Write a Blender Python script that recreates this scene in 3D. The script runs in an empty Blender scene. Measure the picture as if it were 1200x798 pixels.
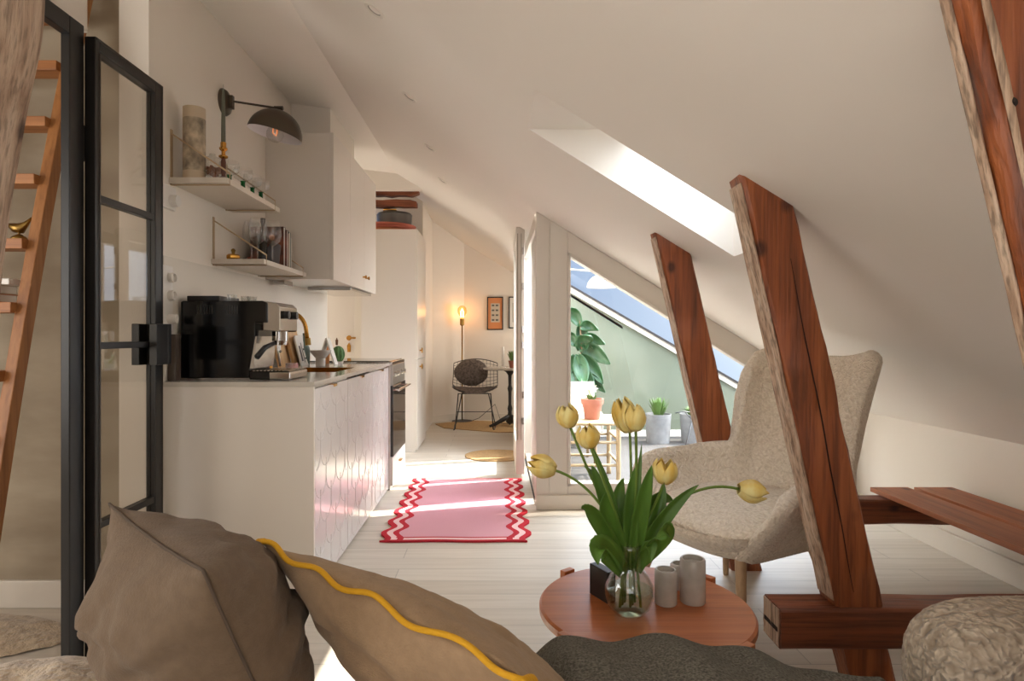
import bpy, math, random
from mathutils import Vector, Matrix, noise, Euler
random.seed(7)
PI = math.pi
D = bpy.data
C = bpy.context.scene.collection
scn = bpy.context.scene

# ------------------------------------------------------------------ camera, world, sun, exposure
F, VX, VY, H = 722.0, 582.0, 393.0, 1.10
cam = D.cameras.new('camera'); camo = D.objects.new('camera', cam); C.objects.link(camo)
camo.location = (0, 0, H); camo.rotation_euler = (PI/2, 0, 0)
cam.sensor_width = 36; cam.lens = F/1200*36; cam.clip_start = .02
cam.shift_x = (600-VX)/1200; cam.shift_y = -(399-VY)/1200
scn.camera = camo
scn.view_settings.view_transform = 'Standard'; scn.view_settings.look = 'None'
scn.view_settings.gamma = 1; scn.view_settings.use_curve_mapping = False
scn.view_settings.exposure = 0.68

SUN_STRENGTH = 8.5
REAR_FILL_POWER = 13.0
sun = D.lights.new('sun', 'SUN'); suno = D.objects.new('sun', sun); C.objects.link(suno)
sun.energy = SUN_STRENGTH; sun.angle = math.radians(.6); sun.color = (1, .95, .87)
az, el = math.radians(16), math.radians(58)
sdir = Vector((math.cos(az)*math.cos(el), math.sin(az)*math.cos(el), math.sin(el)))
suno.rotation_euler = sdir.to_track_quat('Z', 'Y').to_euler(); suno.location = sdir*20

def area(name, loc, rot, sx, sy, power, col):
    l = D.lights.new(name, 'AREA'); l.shape = 'RECTANGLE'; l.size = sx; l.size_y = sy
    l.energy = power; l.color = col
    o = D.objects.new(name, l); C.objects.link(o); o.location = loc; o.rotation_euler = rot
    return o
# added soft fill light inside the room, behind the camera
area('rear_fill', (-.35, -2.55, 1.45), (PI/2, 0, 0), 2.3, 1.5, REAR_FILL_POWER, (1, .94, .86))
# added fill in the windowless hall, to brighten the roof slope
area('hall_fill', (-3.25, .2, 1.35), (0, -PI/2, 0), 1.6, 2.2, 38, (1, .96, .91))
area('recess_fill', (-2.9, 5.52, 1.3), (0, -PI/2, 0), 1.4, .6, 9, (1, .95, .88))  # added light that brightens the recess and its door
# added fill for the dining corner, whose walls have no window
area('dining_fill', (1.12, 7.3, 1.3), (0, PI/2, 0), .9, .8, 16, (1, .94, .86))

W = D.worlds.new('sky'); scn.world = W; W.use_nodes = True
nt = W.node_tree; nt.nodes.clear()
def N(t, ty, **kw):
    n = t.nodes.new(ty)
    for k, v in kw.items(): setattr(n, k, v)
    return n
tc = N(nt, 'ShaderNodeTexCoord'); sep = N(nt, 'ShaderNodeSeparateXYZ'); nt.links.new(tc.outputs['Generated'], sep.inputs[0])
rz = N(nt, 'ShaderNodeValToRGB'); nt.links.new(sep.outputs['Z'], rz.inputs[0])
rz.color_ramp.elements[0].position = .0; rz.color_ramp.elements[0].color = (.30, .38, .52, 1)
rz.color_ramp.elements[1].position = .62; rz.color_ramp.elements[1].color = (4.2, 4.9, 6.0, 1)
e = rz.color_ramp.elements.new(.3); e.color = (.17, .25, .42, 1); e = rz.color_ramp.elements.new(.15); e.color = (.19, .27, .43, 1)
bg = N(nt, 'ShaderNodeBackground'); bg.inputs[1].default_value = 1.05
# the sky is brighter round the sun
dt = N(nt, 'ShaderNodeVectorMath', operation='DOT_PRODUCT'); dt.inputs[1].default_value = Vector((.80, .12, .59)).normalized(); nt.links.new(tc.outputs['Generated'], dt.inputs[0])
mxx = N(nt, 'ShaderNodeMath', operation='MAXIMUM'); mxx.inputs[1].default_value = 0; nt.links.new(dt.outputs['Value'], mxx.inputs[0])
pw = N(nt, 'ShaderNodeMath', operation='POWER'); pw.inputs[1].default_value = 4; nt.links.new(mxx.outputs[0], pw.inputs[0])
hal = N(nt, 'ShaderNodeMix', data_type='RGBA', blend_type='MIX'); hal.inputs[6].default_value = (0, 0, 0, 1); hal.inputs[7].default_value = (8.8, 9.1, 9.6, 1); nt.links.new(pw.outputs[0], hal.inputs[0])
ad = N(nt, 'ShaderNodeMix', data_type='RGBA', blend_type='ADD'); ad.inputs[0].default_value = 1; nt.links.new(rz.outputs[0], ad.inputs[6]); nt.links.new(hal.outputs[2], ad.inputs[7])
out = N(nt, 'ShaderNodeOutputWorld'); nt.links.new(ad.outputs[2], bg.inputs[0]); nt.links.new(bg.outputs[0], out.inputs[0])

# ------------------------------------------------------------------ materials
def rgb(r, g, b):
    f = lambda c: ((c/255+.055)/1.055)**2.4 if c/255 > .04045 else c/255/12.92
    return (f(r), f(g), f(b), 1)
def mat(name, col, rough=.6, metal=0., bump=0., bscale=50., var=0., vscale=6., col2=None, stretch=(1, 1, 1), spec=.5, detail=4, emit=None, estr=0, coat=0, sheen=0, alpha=None, trans=0):
    m = D.materials.new(name); m.use_nodes = True; t = m.node_tree
    b = t.nodes['Principled BSDF']
    b.inputs['Base Color'].default_value = col; b.inputs['Roughness'].default_value = rough
    b.inputs['Metallic'].default_value = metal; b.inputs['Specular IOR Level'].default_value = spec
    if coat: b.inputs['Coat Weight'].default_value = coat; b.inputs['Coat Roughness'].default_value = .15
    if sheen: b.inputs['Sheen Weight'].default_value = sheen; b.inputs['Sheen Roughness'].default_value = .5
    if trans: b.inputs['Transmission Weight'].default_value = trans; b.inputs['IOR'].default_value = 1.45
    if emit: b.inputs['Emission Color'].default_value = emit; b.inputs['Emission Strength'].default_value = estr
    if bump or var or col2:
        co = N(t, 'ShaderNodeTexCoord'); mp = N(t, 'ShaderNodeMapping'); mp.inputs['Scale'].default_value = stretch
        t.links.new(co.outputs['Object'], mp.inputs[0])
    if var or col2:
        nz = N(t, 'ShaderNodeTexNoise'); nz.inputs['Scale'].default_value = vscale; nz.inputs['Detail'].default_value = detail
        t.links.new(mp.outputs[0], nz.inputs['Vector'])
        r = N(t, 'ShaderNodeValToRGB'); r.color_ramp.elements[0].position = .35; r.color_ramp.elements[1].position = .65
        c2 = col2 if col2 else tuple(max(0, c*(1-var)) for c in col[:3])+(1,)
        r.color_ramp.elements[0].color = c2; r.color_ramp.elements[1].color = col
        t.links.new(nz.outputs['Fac'], r.inputs[0]); t.links.new(r.outputs[0], b.inputs['Base Color'])
    if bump:
        nb = N(t, 'ShaderNodeTexNoise'); nb.inputs['Scale'].default_value = bscale; nb.inputs['Detail'].default_value = 3
        t.links.new(mp.outputs[0], nb.inputs['Vector'])
        bp = N(t, 'ShaderNodeBump'); bp.inputs['Strength'].default_value = bump; bp.inputs['Distance'].default_value = .01
        t.links.new(nb.outputs['Fac'], bp.inputs['Height']); t.links.new(bp.outputs[0], b.inputs['Normal'])
    return m

def mat_glass(name, tint=(1, 1, 1, 1), rough=0.0, ior=1.45, gain=1.0):
    m = D.materials.new(name); m.use_nodes = True; t = m.node_tree; t.nodes.clear()
    o = N(t, 'ShaderNodeOutputMaterial'); mx = N(t, 'ShaderNodeMixShader'); tr = N(t, 'ShaderNodeBsdfTransparent'); gl = N(t, 'ShaderNodeBsdfGlossy')
    f0 = ((ior-1)/(ior+1))**2*gain
    lw = N(t, 'ShaderNodeLayerWeight'); lw.inputs[0].default_value = .5
    fr = N(t, 'ShaderNodeMath', operation='POWER'); fr.inputs[1].default_value = 5
    t.links.new(lw.outputs['Facing'], fr.inputs[0])
    ml = N(t, 'ShaderNodeMath', operation='MULTIPLY_ADD'); ml.inputs[1].default_value = 1-f0; ml.inputs[2].default_value = f0; ml.use_clamp = True
    tr.inputs[0].default_value = tint; gl.inputs['Roughness'].default_value = rough
    t.links.new(fr.outputs[0], ml.inputs[0]); t.links.new(ml.outputs[0], mx.inputs[0]); t.links.new(tr.outputs[0], mx.inputs[1]); t.links.new(gl.outputs[0], mx.inputs[2]); t.links.new(mx.outputs[0], o.inputs[0])
    return m

def mat_wood(name, ca, cb, cc, axis='Z', scale=1., rough=.5, knots=True, cracks=.6, bump=.25, coat=0.):
    """long fibrous grain along one object axis"""
    m = D.materials.new(name); m.use_nodes = True; t = m.node_tree; b = t.nodes['Principled BSDF']
    co = N(t, 'ShaderNodeTexCoord'); mp = N(t, 'ShaderNodeMapping')
    s = [26*scale]*3; s['XYZ'.index(axis)] = 1.3*scale; mp.inputs['Scale'].default_value = s
    t.links.new(co.outputs['Object'], mp.inputs[0])
    n1 = N(t, 'ShaderNodeTexNoise'); n1.inputs['Scale'].default_value = 1.; n1.inputs['Detail'].default_value = 6; n1.inputs['Distortion'].default_value = .3
    t.links.new(mp.outputs[0], n1.inputs['Vector'])
    r = N(t, 'ShaderNodeValToRGB'); el_ = r.color_ramp.elements
    el_[0].position = .25; el_[0].color = ca; el_[1].position = .75; el_[1].color = cc; x = el_.new(.5); x.color = cb
    t.links.new(n1.outputs['Fac'], r.inputs[0]); col = r.outputs[0]
    n2 = N(t, 'ShaderNodeTexNoise'); n2.inputs['Scale'].default_value = 4.; n2.inputs['Detail'].default_value = 5; t.links.new(mp.outputs[0], n2.inputs['Vector'])
    r2 = N(t, 'ShaderNodeValToRGB'); r2.color_ramp.elements[0].position = .36; r2.color_ramp.elements[0].color = (1-cracks, 1-cracks, 1-cracks, 1); r2.color_ramp.elements[1].position = .5; r2.color_ramp.elements[1].color = (1, 1, 1, 1)
    t.links.new(n2.outputs['Fac'], r2.inputs[0])
    mx = N(t, 'ShaderNodeMix', data_type='RGBA', blend_type='MULTIPLY'); mx.inputs[0].default_value = 1
    t.links.new(col, mx.inputs[6]); t.links.new(r2.outputs[0], mx.inputs[7]); col = mx.outputs[2]
    if knots:
        mk = N(t, 'ShaderNodeMapping'); q = [6.]*3; q['XYZ'.index(axis)] = 4.; mk.inputs['Scale'].default_value = q
        t.links.new(co.outputs['Object'], mk.inputs[0])
        v = N(t, 'ShaderNodeTexVoronoi'); v.inputs['Scale'].default_value = 1.; t.links.new(mk.outputs[0], v.inputs['Vector'])
        r3 = N(t, 'ShaderNodeValToRGB'); r3.color_ramp.elements[0].position = .06; r3.color_ramp.elements[0].color = (.12, .06, .04, 1); r3.color_ramp.elements[1].position = .14; r3.color_ramp.elements[1].color = (1, 1, 1, 1)
        t.links.new(v.outputs['Distance'], r3.inputs[0])
        m2 = N(t, 'ShaderNodeMix', data_type='RGBA', blend_type='MULTIPLY'); m2.inputs[0].default_value = .8
        t.links.new(col, m2.inputs[6]); t.links.new(r3.outputs[0], m2.inputs[7]); col = m2.outputs[2]
    t.links.new(col, b.inputs['Base Color']); b.inputs['Roughness'].default_value = rough
    if coat: b.inputs['Coat Weight'].default_value = coat; b.inputs['Coat Roughness'].default_value = .25
    bp = N(t, 'ShaderNodeBump'); bp.inputs['Strength'].default_value = bump; bp.inputs['Distance'].default_value = .01
    t.links.new(n2.outputs['Fac'], bp.inputs['Height']); t.links.new(bp.outputs[0], b.inputs['Normal'])
    return m

def mat_floor():
    m = D.materials.new('whitewashed_boards'); m.use_nodes = True; t = m.node_tree; b = t.nodes['Principled BSDF']
    co = N(t, 'ShaderNodeTexCoord')
    br = N(t, 'ShaderNodeTexBrick'); br.offset = .37; br.inputs['Scale'].default_value = 1
    br.inputs['Brick Width'].default_value = 2.4; br.inputs['Row Height'].default_value = .14; br.inputs['Mortar Size'].default_value = .0022; br.inputs['Mortar Smooth'].default_value = .3
    br.inputs['Color1'].default_value = rgb(216, 206, 191); br.inputs['Color2'].default_value = rgb(205, 194, 178); br.inputs['Mortar'].default_value = rgb(176, 166, 152)
    t.links.new(co.outputs['Object'], br.inputs['Vector'])
    mp = N(t, 'ShaderNodeMapping'); mp.inputs['Scale'].default_value = (1.2, 22, 1); t.links.new(co.outputs['Object'], mp.inputs[0])
    nz = N(t, 'ShaderNodeTexNoise'); nz.inputs['Scale'].default_value = 1.6; nz.inputs['Detail'].default_value = 6; t.links.new(mp.outputs[0], nz.inputs['Vector'])
    r = N(t, 'ShaderNodeValToRGB'); r.color_ramp.elements[0].position = .3; r.color_ramp.elements[0].color = (.86, .84, .81, 1); r.color_ramp.elements[1].position = .6; r.color_ramp.elements[1].color = (1, 1, 1, 1)
    t.links.new(nz.outputs['Fac'], r.inputs[0])
    mx = N(t, 'ShaderNodeMix', data_type='RGBA', blend_type='MULTIPLY'); mx.inputs[0].default_value = .9
    t.links.new(br.outputs['Color'], mx.inputs[6]); t.links.new(r.outputs[0], mx.inputs[7]); t.links.new(mx.outputs[2], b.inputs['Base Color'])
    b.inputs['Roughness'].default_value = .38
    bp = N(t, 'ShaderNodeBump'); bp.inputs['Strength'].default_value = .25; bp.inputs['Distance'].default_value = .004; bp.invert = True
    t.links.new(br.outputs['Fac'], bp.inputs['Height']); t.links.new(bp.outputs[0], b.inputs['Normal'])
    return m

def mat_boucle(name, col, col2, scale=90, bump=1., dist=.012):
    m = D.materials.new(name); m.use_nodes = True; t = m.node_tree; b = t.nodes['Principled BSDF']
    co = N(t, 'ShaderNodeTexCoord')
    nz = N(t, 'ShaderNodeTexNoise'); nz.inputs['Scale'].default_value = scale*.35; nz.inputs['Detail'].default_value = 2; t.links.new(co.outputs['Object'], nz.inputs['Vector'])
    mxv = N(t, 'ShaderNodeMix', data_type='VECTOR'); mxv.inputs[0].default_value = .04
    t.links.new(co.outputs['Object'], mxv.inputs[4]); t.links.new(nz.outputs['Color'], mxv.inputs[5])
    v = N(t, 'ShaderNodeTexVoronoi'); v.inputs['Scale'].default_value = scale; v.feature = 'SMOOTH_F1'; t.links.new(mxv.outputs[1], v.inputs['Vector'])
    r = N(t, 'ShaderNodeValToRGB'); r.color_ramp.elements[0].position = .1; r.color_ramp.elements[0].color = col; r.color_ramp.elements[1].position = .75; r.color_ramp.elements[1].color = col2
    t.links.new(v.outputs['Distance'], r.inputs[0]); t.links.new(r.outputs[0], b.inputs['Base Color'])
    bp = N(t, 'ShaderNodeBump'); bp.inputs['Strength'].default_value = bump; bp.inputs['Distance'].default_value = dist; bp.invert = True
    t.links.new(v.outputs['Distance'], bp.inputs['Height']); t.links.new(bp.outputs[0], b.inputs['Normal'])
    b.inputs['Roughness'].default_value = .95; b.inputs['Specular IOR Level'].default_value = .15; b.inputs['Sheen Weight'].default_value = .25
    return m

def mat_rug():
    """pink field, red zigzag stripes along the long sides, red rim; coordinates from the rug's centre"""
    m = D.materials.new('pink_rug_wool'); m.use_nodes = True; t = m.node_tree; b = t.nodes['Principled BSDF']
    co = N(t, 'ShaderNodeTexCoord'); sp = N(t, 'ShaderNodeSeparateXYZ'); t.links.new(co.outputs['Object'], sp.inputs[0])
    def M(op, a, b_=None, c=None):
        n = N(t, 'ShaderNodeMath', operation=op)
        for i, q in enumerate((a, b_, c)):
            if q is None: continue
            if isinstance(q, (int, float)): n.inputs[i].default_value = q
            else: t.links.new(q, n.inputs[i])
        return n.outputs[0]
    x, y = sp.outputs[0], sp.outputs[1]
    wave = M('MULTIPLY', M('SINE', M('MULTIPLY', y, 2*PI/.21)), .020)
    ax = M('ABSOLUTE', x); sg = M('SIGN', x)
    d = M('SUBTRACT', ax, M('MULTIPLY', wave, 1))        # distance across, wavy
    dx = M('SUBTRACT', .395, d)                           # inwards from the wavy edge
    wy = M('MULTIPLY', M('SINE', M('MULTIPLY', x, 2*PI/.4)), .004)
    dy = M('SUBTRACT', .715, M('SUBTRACT', M('ABSOLUTE', y), wy))
    def band(v, a, b2): return M('MULTIPLY', M('GREATER_THAN', v, a), M('LESS_THAN', v, b2))
    red = M('MAXIMUM', M('LESS_THAN', dx, .032), band(dx, .066, .1))
    red = M('MAXIMUM', red, M('LESS_THAN', dy, .018))
    red = M('MAXIMUM', red, M('MULTIPLY', band(dy, .045, .062), M('GREATER_THAN', dx, .06)))
    lt = M('MAXIMUM', band(dx, .032, .066), M('MULTIPLY', band(dy, .018, .045), 1))
    nz = N(t, 'ShaderNodeTexNoise'); nz.inputs['Scale'].default_value = 120
    mx = N(t, 'ShaderNodeMix', data_type='RGBA'); mx.inputs[6].default_value = rgb(220, 162, 170); mx.inputs[7].default_value = rgb(240, 200, 196); t.links.new(lt, mx.inputs[0])
    m2 = N(t, 'ShaderNodeMix', data_type='RGBA'); m2.inputs[7].default_value = rgb(192, 50, 60); t.links.new(mx.outputs[2], m2.inputs[6]); t.links.new(red, m2.inputs[0])
    t.links.new(m2.outputs[2], b.inputs['Base Color']); b.inputs['Roughness'].default_value = .95; b.inputs['Specular IOR Level'].default_value = .1
    bp = N(t, 'ShaderNodeBump'); bp.inputs['Strength'].default_value = .4; bp.inputs['Distance'].default_value = .005
    t.links.new(co.outputs['Object'], nz.inputs['Vector']); t.links.new(nz.outputs['Fac'], bp.inputs['Height']); t.links.new(bp.outputs[0], b.inputs['Normal'])
    return m

def mat_marble():
    return mat('marble', rgb(205, 198, 188), .25, var=.2, vscale=9, col2=rgb(170, 162, 152), detail=8)

WHITE = mat('wall_paint', rgb(232, 223, 211), .75, bump=.12, bscale=14)
CEIL = mat('ceiling_paint', rgb(234, 226, 215), .8, bump=.15, bscale=9)
TRIM = mat('trim_paint', rgb(224, 215, 202), .4)
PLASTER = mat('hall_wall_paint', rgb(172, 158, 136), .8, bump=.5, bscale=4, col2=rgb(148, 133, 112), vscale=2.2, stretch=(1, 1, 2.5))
CABW = mat('cabinet_lacquer', rgb(222, 213, 202), .3)
FRONTW = mat('relief_front_lacquer', rgb(222, 214, 210), .16, coat=.3)
FLOOR = mat_floor()
OLDW = mat_wood('stained_timber', rgb(104, 54, 28), rgb(150, 80, 40), rgb(176, 102, 56), 'Z', 1., .5, True, .28, .35, .06)
OLDX = mat_wood('stained_timber_lengthwise', rgb(84, 42, 24), rgb(126, 66, 38), rgb(152, 86, 50), 'X', 1., .5, True, .35, .35, .06)
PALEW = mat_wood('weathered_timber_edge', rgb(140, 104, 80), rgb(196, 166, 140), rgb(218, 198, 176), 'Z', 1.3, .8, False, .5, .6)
RAWW = mat_wood('weathered_raw_timber', rgb(138, 106, 86), rgb(188, 162, 140), rgb(208, 186, 166), 'Z', 1.2, .85, True, .35, .8)
BOARDW = mat_wood('oiled_board', rgb(134, 70, 36), rgb(164, 92, 50), rgb(182, 108, 62), 'Y', .8, .45, True, .15, .1)
PINE = mat_wood('pine', rgb(136, 84, 42), rgb(164, 108, 58), rgb(176, 122, 72), 'Z', 1.2, .5, False, .12, .08)
PINEX = mat_wood('pine_lengthwise', rgb(144, 88, 44), rgb(172, 112, 62), rgb(184, 126, 74), 'X', 1.2, .5, False, .12, .08)
TABLEW = mat_wood('table_teak', rgb(146, 76, 36), rgb(178, 100, 52), rgb(192, 116, 64), 'X', .9, .32, False, .1, .05, .2)
LEGW = mat_wood('oak_leg', rgb(150, 116, 80), rgb(176, 142, 104), rgb(190, 158, 120), 'Z', 1.2, .5, False, .1, .05)
BOUCLE = mat_boucle('cream_boucle', rgb(242, 228, 208), rgb(214, 196, 172), 100, .9, .009)
BOUCLE2 = mat_boucle('sofa_boucle', rgb(222, 206, 184), rgb(184, 166, 142), 85, .8, .010)
CURLY = mat_boucle('curly_boucle', rgb(216, 200, 178), rgb(150, 132, 112), 85, 1., .014)
FUR = mat('sheepskin', rgb(214, 194, 164), .95, bump=1., bscale=70, col2=rgb(176, 152, 122), vscale=30, sheen=.5)
BROWNC = mat('taupe_linen', rgb(116, 97, 78), .9, bump=.25, bscale=260, var=.12, vscale=60, spec=.2, sheen=.1)
BEIGEC = mat('sand_linen', rgb(164, 136, 106), .9, bump=.25, bscale=260, var=.1, vscale=60, spec=.2, sheen=.1)
YELLOW = mat('mustard_edging', rgb(214, 158, 24), .85, bump=.3, bscale=200)
WOOL = mat('grey_wool', rgb(138, 134, 122), .95, bump=.8, bscale=330, col2=rgb(92, 89, 81), vscale=220, spec=.1)
FRINGE = mat('cream_fringe', rgb(196, 184, 164), .95)
BLACKM = mat('black_steel', rgb(30, 28, 27), .35, spec=.5)
BLACKP = mat('black_gloss_plastic', rgb(12, 11, 11), .12)
IRON = mat('dark_iron', rgb(46, 42, 40), .5)
CHROME = mat('chrome', rgb(190, 186, 182), .12, metal=1.)
BRASS = mat('brass', rgb(196, 146, 70), .25, metal=1.)
OLDBRASS = mat('aged_brass', rgb(150, 120, 66), .35, metal=1.)
LAMPM = mat('bronze_lamp', rgb(84, 74, 62), .38, metal=.6)
LAMPIN = mat('lamp_inner_white', rgb(228, 224, 226), .5)
BEIGEM = mat('beige_metal', rgb(190, 164, 130), .4, metal=.4)
MARBLE = mat_marble()
HOB = mat('hob_glass', rgb(20, 19, 19), .06)
PANE = mat_glass('window_glass', (.97, .98, .97, 1), ior=1.45, gain=1.0)
DOORGLASS = mat_glass('door_glass', (.90, .88, .84, 1), ior=1.5, gain=1.6)
WINEG = mat_glass('drinking_glass', (.93, .93, .92, 1), rough=.03, ior=1.45, gain=3.5)
GREENG = mat('green_glass', rgb(24, 110, 48), .08, trans=.3)
VASEG = mat_glass('vase_glass', (.93, .95, .92, 1), ior=1.5, gain=2.2)
WATER = mat_glass('vase_water', (.80, .84, .74, 1), ior=1.33, gain=1.5)
CERAM = mat('white_ceramic', rgb(226, 220, 212), .3)
PAPERW = mat('white_paper', rgb(232, 226, 216), .8)
TERRA = mat('terracotta', rgb(164, 100, 80), .8, var=.15, vscale=20)
SOIL = mat('soil', rgb(66, 50, 38), .95, bump=.8, bscale=80)
CONC = mat('zinc_grey_pot', rgb(132, 130, 128), .55, var=.25, vscale=14)
LEAF = mat('tulip_leaf', rgb(98, 140, 52), .38, var=.3, vscale=18, stretch=(1, 1, .3), spec=.5)
STEM = mat('tulip_stem', rgb(112, 140, 56), .5)
PETAL = mat('tulip_petal', rgb(242, 228, 156), .5, col2=rgb(230, 190, 84), vscale=30, stretch=(1, 1, .5))
DKLEAF = mat('rubber_leaf', rgb(58, 96, 58), .35, var=.3, vscale=14)
LTLEAF = mat('herb_leaf', rgb(92, 120, 56), .6)
BAMBOO = mat('bamboo', rgb(172, 148, 114), .5, var=.25, vscale=18)
GREENWALL = mat('terrace_green_glass', rgb(118, 122, 104), .12, var=.12, vscale=1.6)
DECK = mat('terrace_deck', rgb(68, 63, 59), .7, var=.2, vscale=3, stretch=(1, 10, 1))
DARKLINE = mat('dark_flashing', rgb(52, 46, 44), .5)
JUTE = mat('jute_rug', rgb(196, 158, 108), .95, bump=.8, bscale=160, var=.2, vscale=60)
GREYF = mat('grey_sheepskin', rgb(122, 110, 102), .95, bump=1., bscale=90, col2=rgb(84, 74, 68), vscale=40)
DARKSHADE = mat('niche_shade_paint', rgb(206, 192, 174), .8)  # wall paint darkened to carry the shade inside the niche
RUGM = mat_rug()

# ------------------------------------------------------------------ mesh builder
WORLD = {}
def tag(o, label=None, cat=None, group=None, kind=None):
    if label: o['label'] = label
    if cat: o['category'] = cat
    if group: o['group'] = group
    if kind: o['kind'] = kind
    return o
def empty(name, loc, label=None, cat=None, group=None, rz=0):
    o = D.objects.new(name, None); C.objects.link(o); o.location = loc; o.rotation_euler = (0, 0, rz); o.empty_display_size = .1
    WORLD[o.name] = Vector(loc); return tag(o, label, cat, group)
def copy_tree(o, parent=None):
    c = o.copy(); C.objects.link(c)
    if parent: c.parent = parent
    for ch in list(o.children): copy_tree(ch, c)
    return c
def recopy(o, loc, label, group=None, rz=None):
    c = copy_tree(o); c.location = loc; WORLD[c.name] = Vector(loc); c['label'] = label
    if group: c['group'] = group
    if rz is not None: c.rotation_euler = (0, 0, rz)
    return c

class MB:
    def __init__(s): s.v = []; s.f = []
    def add(s, vs, fs):
        n = len(s.v); s.v += [Vector(v) for v in vs]; s.f += [[i+n for i in f] for f in fs]; return s
    def box(s, x0, y0, z0, x1, y1, z1):
        x0, x1 = sorted((x0, x1)); y0, y1 = sorted((y0, y1)); z0, z1 = sorted((z0, z1))
        return s.add([(x0, y0, z0), (x1, y0, z0), (x1, y1, z0), (x0, y1, z0), (x0, y0, z1), (x1, y0, z1), (x1, y1, z1), (x0, y1, z1)],
                     [(3, 2, 1, 0), (4, 5, 6, 7), (0, 1, 5, 4), (1, 2, 6, 5), (2, 3, 7, 6), (3, 0, 4, 7)])
    def prism(s, poly, a0, a1, plane='XZ'):
        """poly of 2-D points, extruded along the remaining axis"""
        n = len(poly)
        def P(p, a): return {'XZ': (p[0], a, p[1]), 'YZ': (a, p[0], p[1]), 'XY': (p[0], p[1], a)}[plane]
        return s.add([P(p, a0) for p in poly]+[P(p, a1) for p in poly],
                     [list(range(n)), list(range(2*n-1, n-1, -1))]+[(i, i+n, (i+1) % n+n, (i+1) % n) for i in range(n)])
    def tube(s, pts, r, seg=10, cap=True, closed=False):
        pts = [Vector(p) for p in pts]; n = len(pts); rr = r if isinstance(r, (list, tuple)) else [r]*n
        base = len(s.v); up = None
        for i, p in enumerate(pts):
            if closed: d = pts[(i+1) % n]-pts[i-1]
            else: d = pts[min(i+1, n-1)]-pts[max(i-1, 0)]
            if d.length < 1e-9: d = Vector((0, 0, 1))
            d.normalize()
            if up is None: up = Vector((0, 0, 1)) if abs(d.z) < .9 else Vector((1, 0, 0))
            a = d.cross(up)
            if a.length < 1e-6: a = d.cross(Vector((0, 1, 0)))
            a.normalize(); b = a.cross(d).normalized(); up = b
            for k in range(seg):
                t = 2*PI*k/seg; s.v.append(p+(a*math.cos(t)+b*math.sin(t))*rr[i])
        m = n if closed else n-1
        for i in range(m):
            for k in range(seg):
                i2 = (i+1) % n
                s.f.append([base+i*seg+k, base+i*seg+(k+1) % seg, base+i2*seg+(k+1) % seg, base+i2*seg+k])
        if cap and not closed:
            s.f.append([base+k for k in range(seg)][::-1]); s.f.append([base+(n-1)*seg+k for k in range(seg)])
        return s
    def lathe(s, prof, c=(0, 0, 0), seg=28, axis='Z', M=None):
        base = len(s.v); c = Vector(c)
        for (r, z) in prof:
            for k in range(seg):
                t = 2*PI*k/seg; a, b = max(r, .0002)*math.cos(t), max(r, .0002)*math.sin(t)
                p = {'Z': Vector((a, b, z)), 'X': Vector((z, a, b)), 'Y': Vector((b, z, a))}[axis]
                if M is not None: p = M @ p
                s.v.append(p+c)
        for i in range(len(prof)-1):
            for k in range(seg):
                s.f.append([base+i*seg+k, base+i*seg+(k+1) % seg, base+(i+1)*seg+(k+1) % seg, base+(i+1)*seg+k])
        return s
    def loft(s, rings, cap=True):
        base = len(s.v); n = len(rings[0])
        for r in rings: s.v += [Vector(p) for p in r]
        for i in range(len(rings)-1):
            for k in range(n): s.f.append([base+i*n+k, base+i*n+(k+1) % n, base+(i+1)*n+(k+1) % n, base+(i+1)*n+k])
        if cap:
            s.f.append([base+k for k in range(n)][::-1]); s.f.append([base+(len(rings)-1)*n+k for k in range(n)])
        return s
    def grid(s, fn, nu, nv, wrapu=False):
        base = len(s.v); cu = nu if wrapu else nu+1
        for j in range(nv+1):
            for i in range(cu): s.v.append(Vector(fn(i/nu, j/nv)))
        for j in range(nv):
            for i in range(nu):
                a = base+j*cu+i; b = base+j*cu+(i+1) % cu
                s.f.append([a, b, b+cu, a+cu])
        return s
    def build(s, name, m, parent=None, smooth=False, bevel=0., sub=0, solid=0., local=False, weld=False, seg=2, rawor=False):
        me = D.meshes.new(name)
        if parent is not None: off = Vector((0, 0, 0)) if local else WORLD[parent.name]
        elif local or rawor: off = Vector((0, 0, 0))
        else:
            xs = [v.x for v in s.v]; ys = [v.y for v in s.v]; zs = [v.z for v in s.v]
            off = Vector(((min(xs)+max(xs))/2, (min(ys)+max(ys))/2, min(zs)))
        me.from_pydata([v-off for v in s.v], [], s.f)
        import bmesh
        bm = bmesh.new(); bm.from_mesh(me)
        if weld: bmesh.ops.remove_doubles(bm, verts=bm.verts, dist=2e-4)
        bmesh.ops.recalc_face_normals(bm, faces=bm.faces); bm.to_mesh(me); bm.free()
        if smooth:
            for p in me.polygons: p.use_smooth = True
            if smooth == 'auto':
                try: me.set_sharp_from_angle(angle=math.radians(40))
                except Exception: pass
        me.materials.append(m)
        o = D.objects.new(name, me); C.objects.link(o)
        if parent is None: o.location = off; WORLD[o.name] = Vector(off)
        else: o.parent = parent; WORLD[o.name] = WORLD[parent.name].copy()
        if solid: q = o.modifiers.new('solid', 'SOLIDIFY'); q.thickness = solid; q.offset = 0
        if bevel:
            q = o.modifiers.new('bevel', 'BEVEL'); q.width = bevel; q.segments = seg; q.limit_method = 'ANGLE'; q.angle_limit = math.radians(40); q.harden_normals = False
        if sub: q = o.modifiers.new('sub', 'SUBSURF'); q.levels = sub; q.render_levels = sub
        return o

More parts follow.
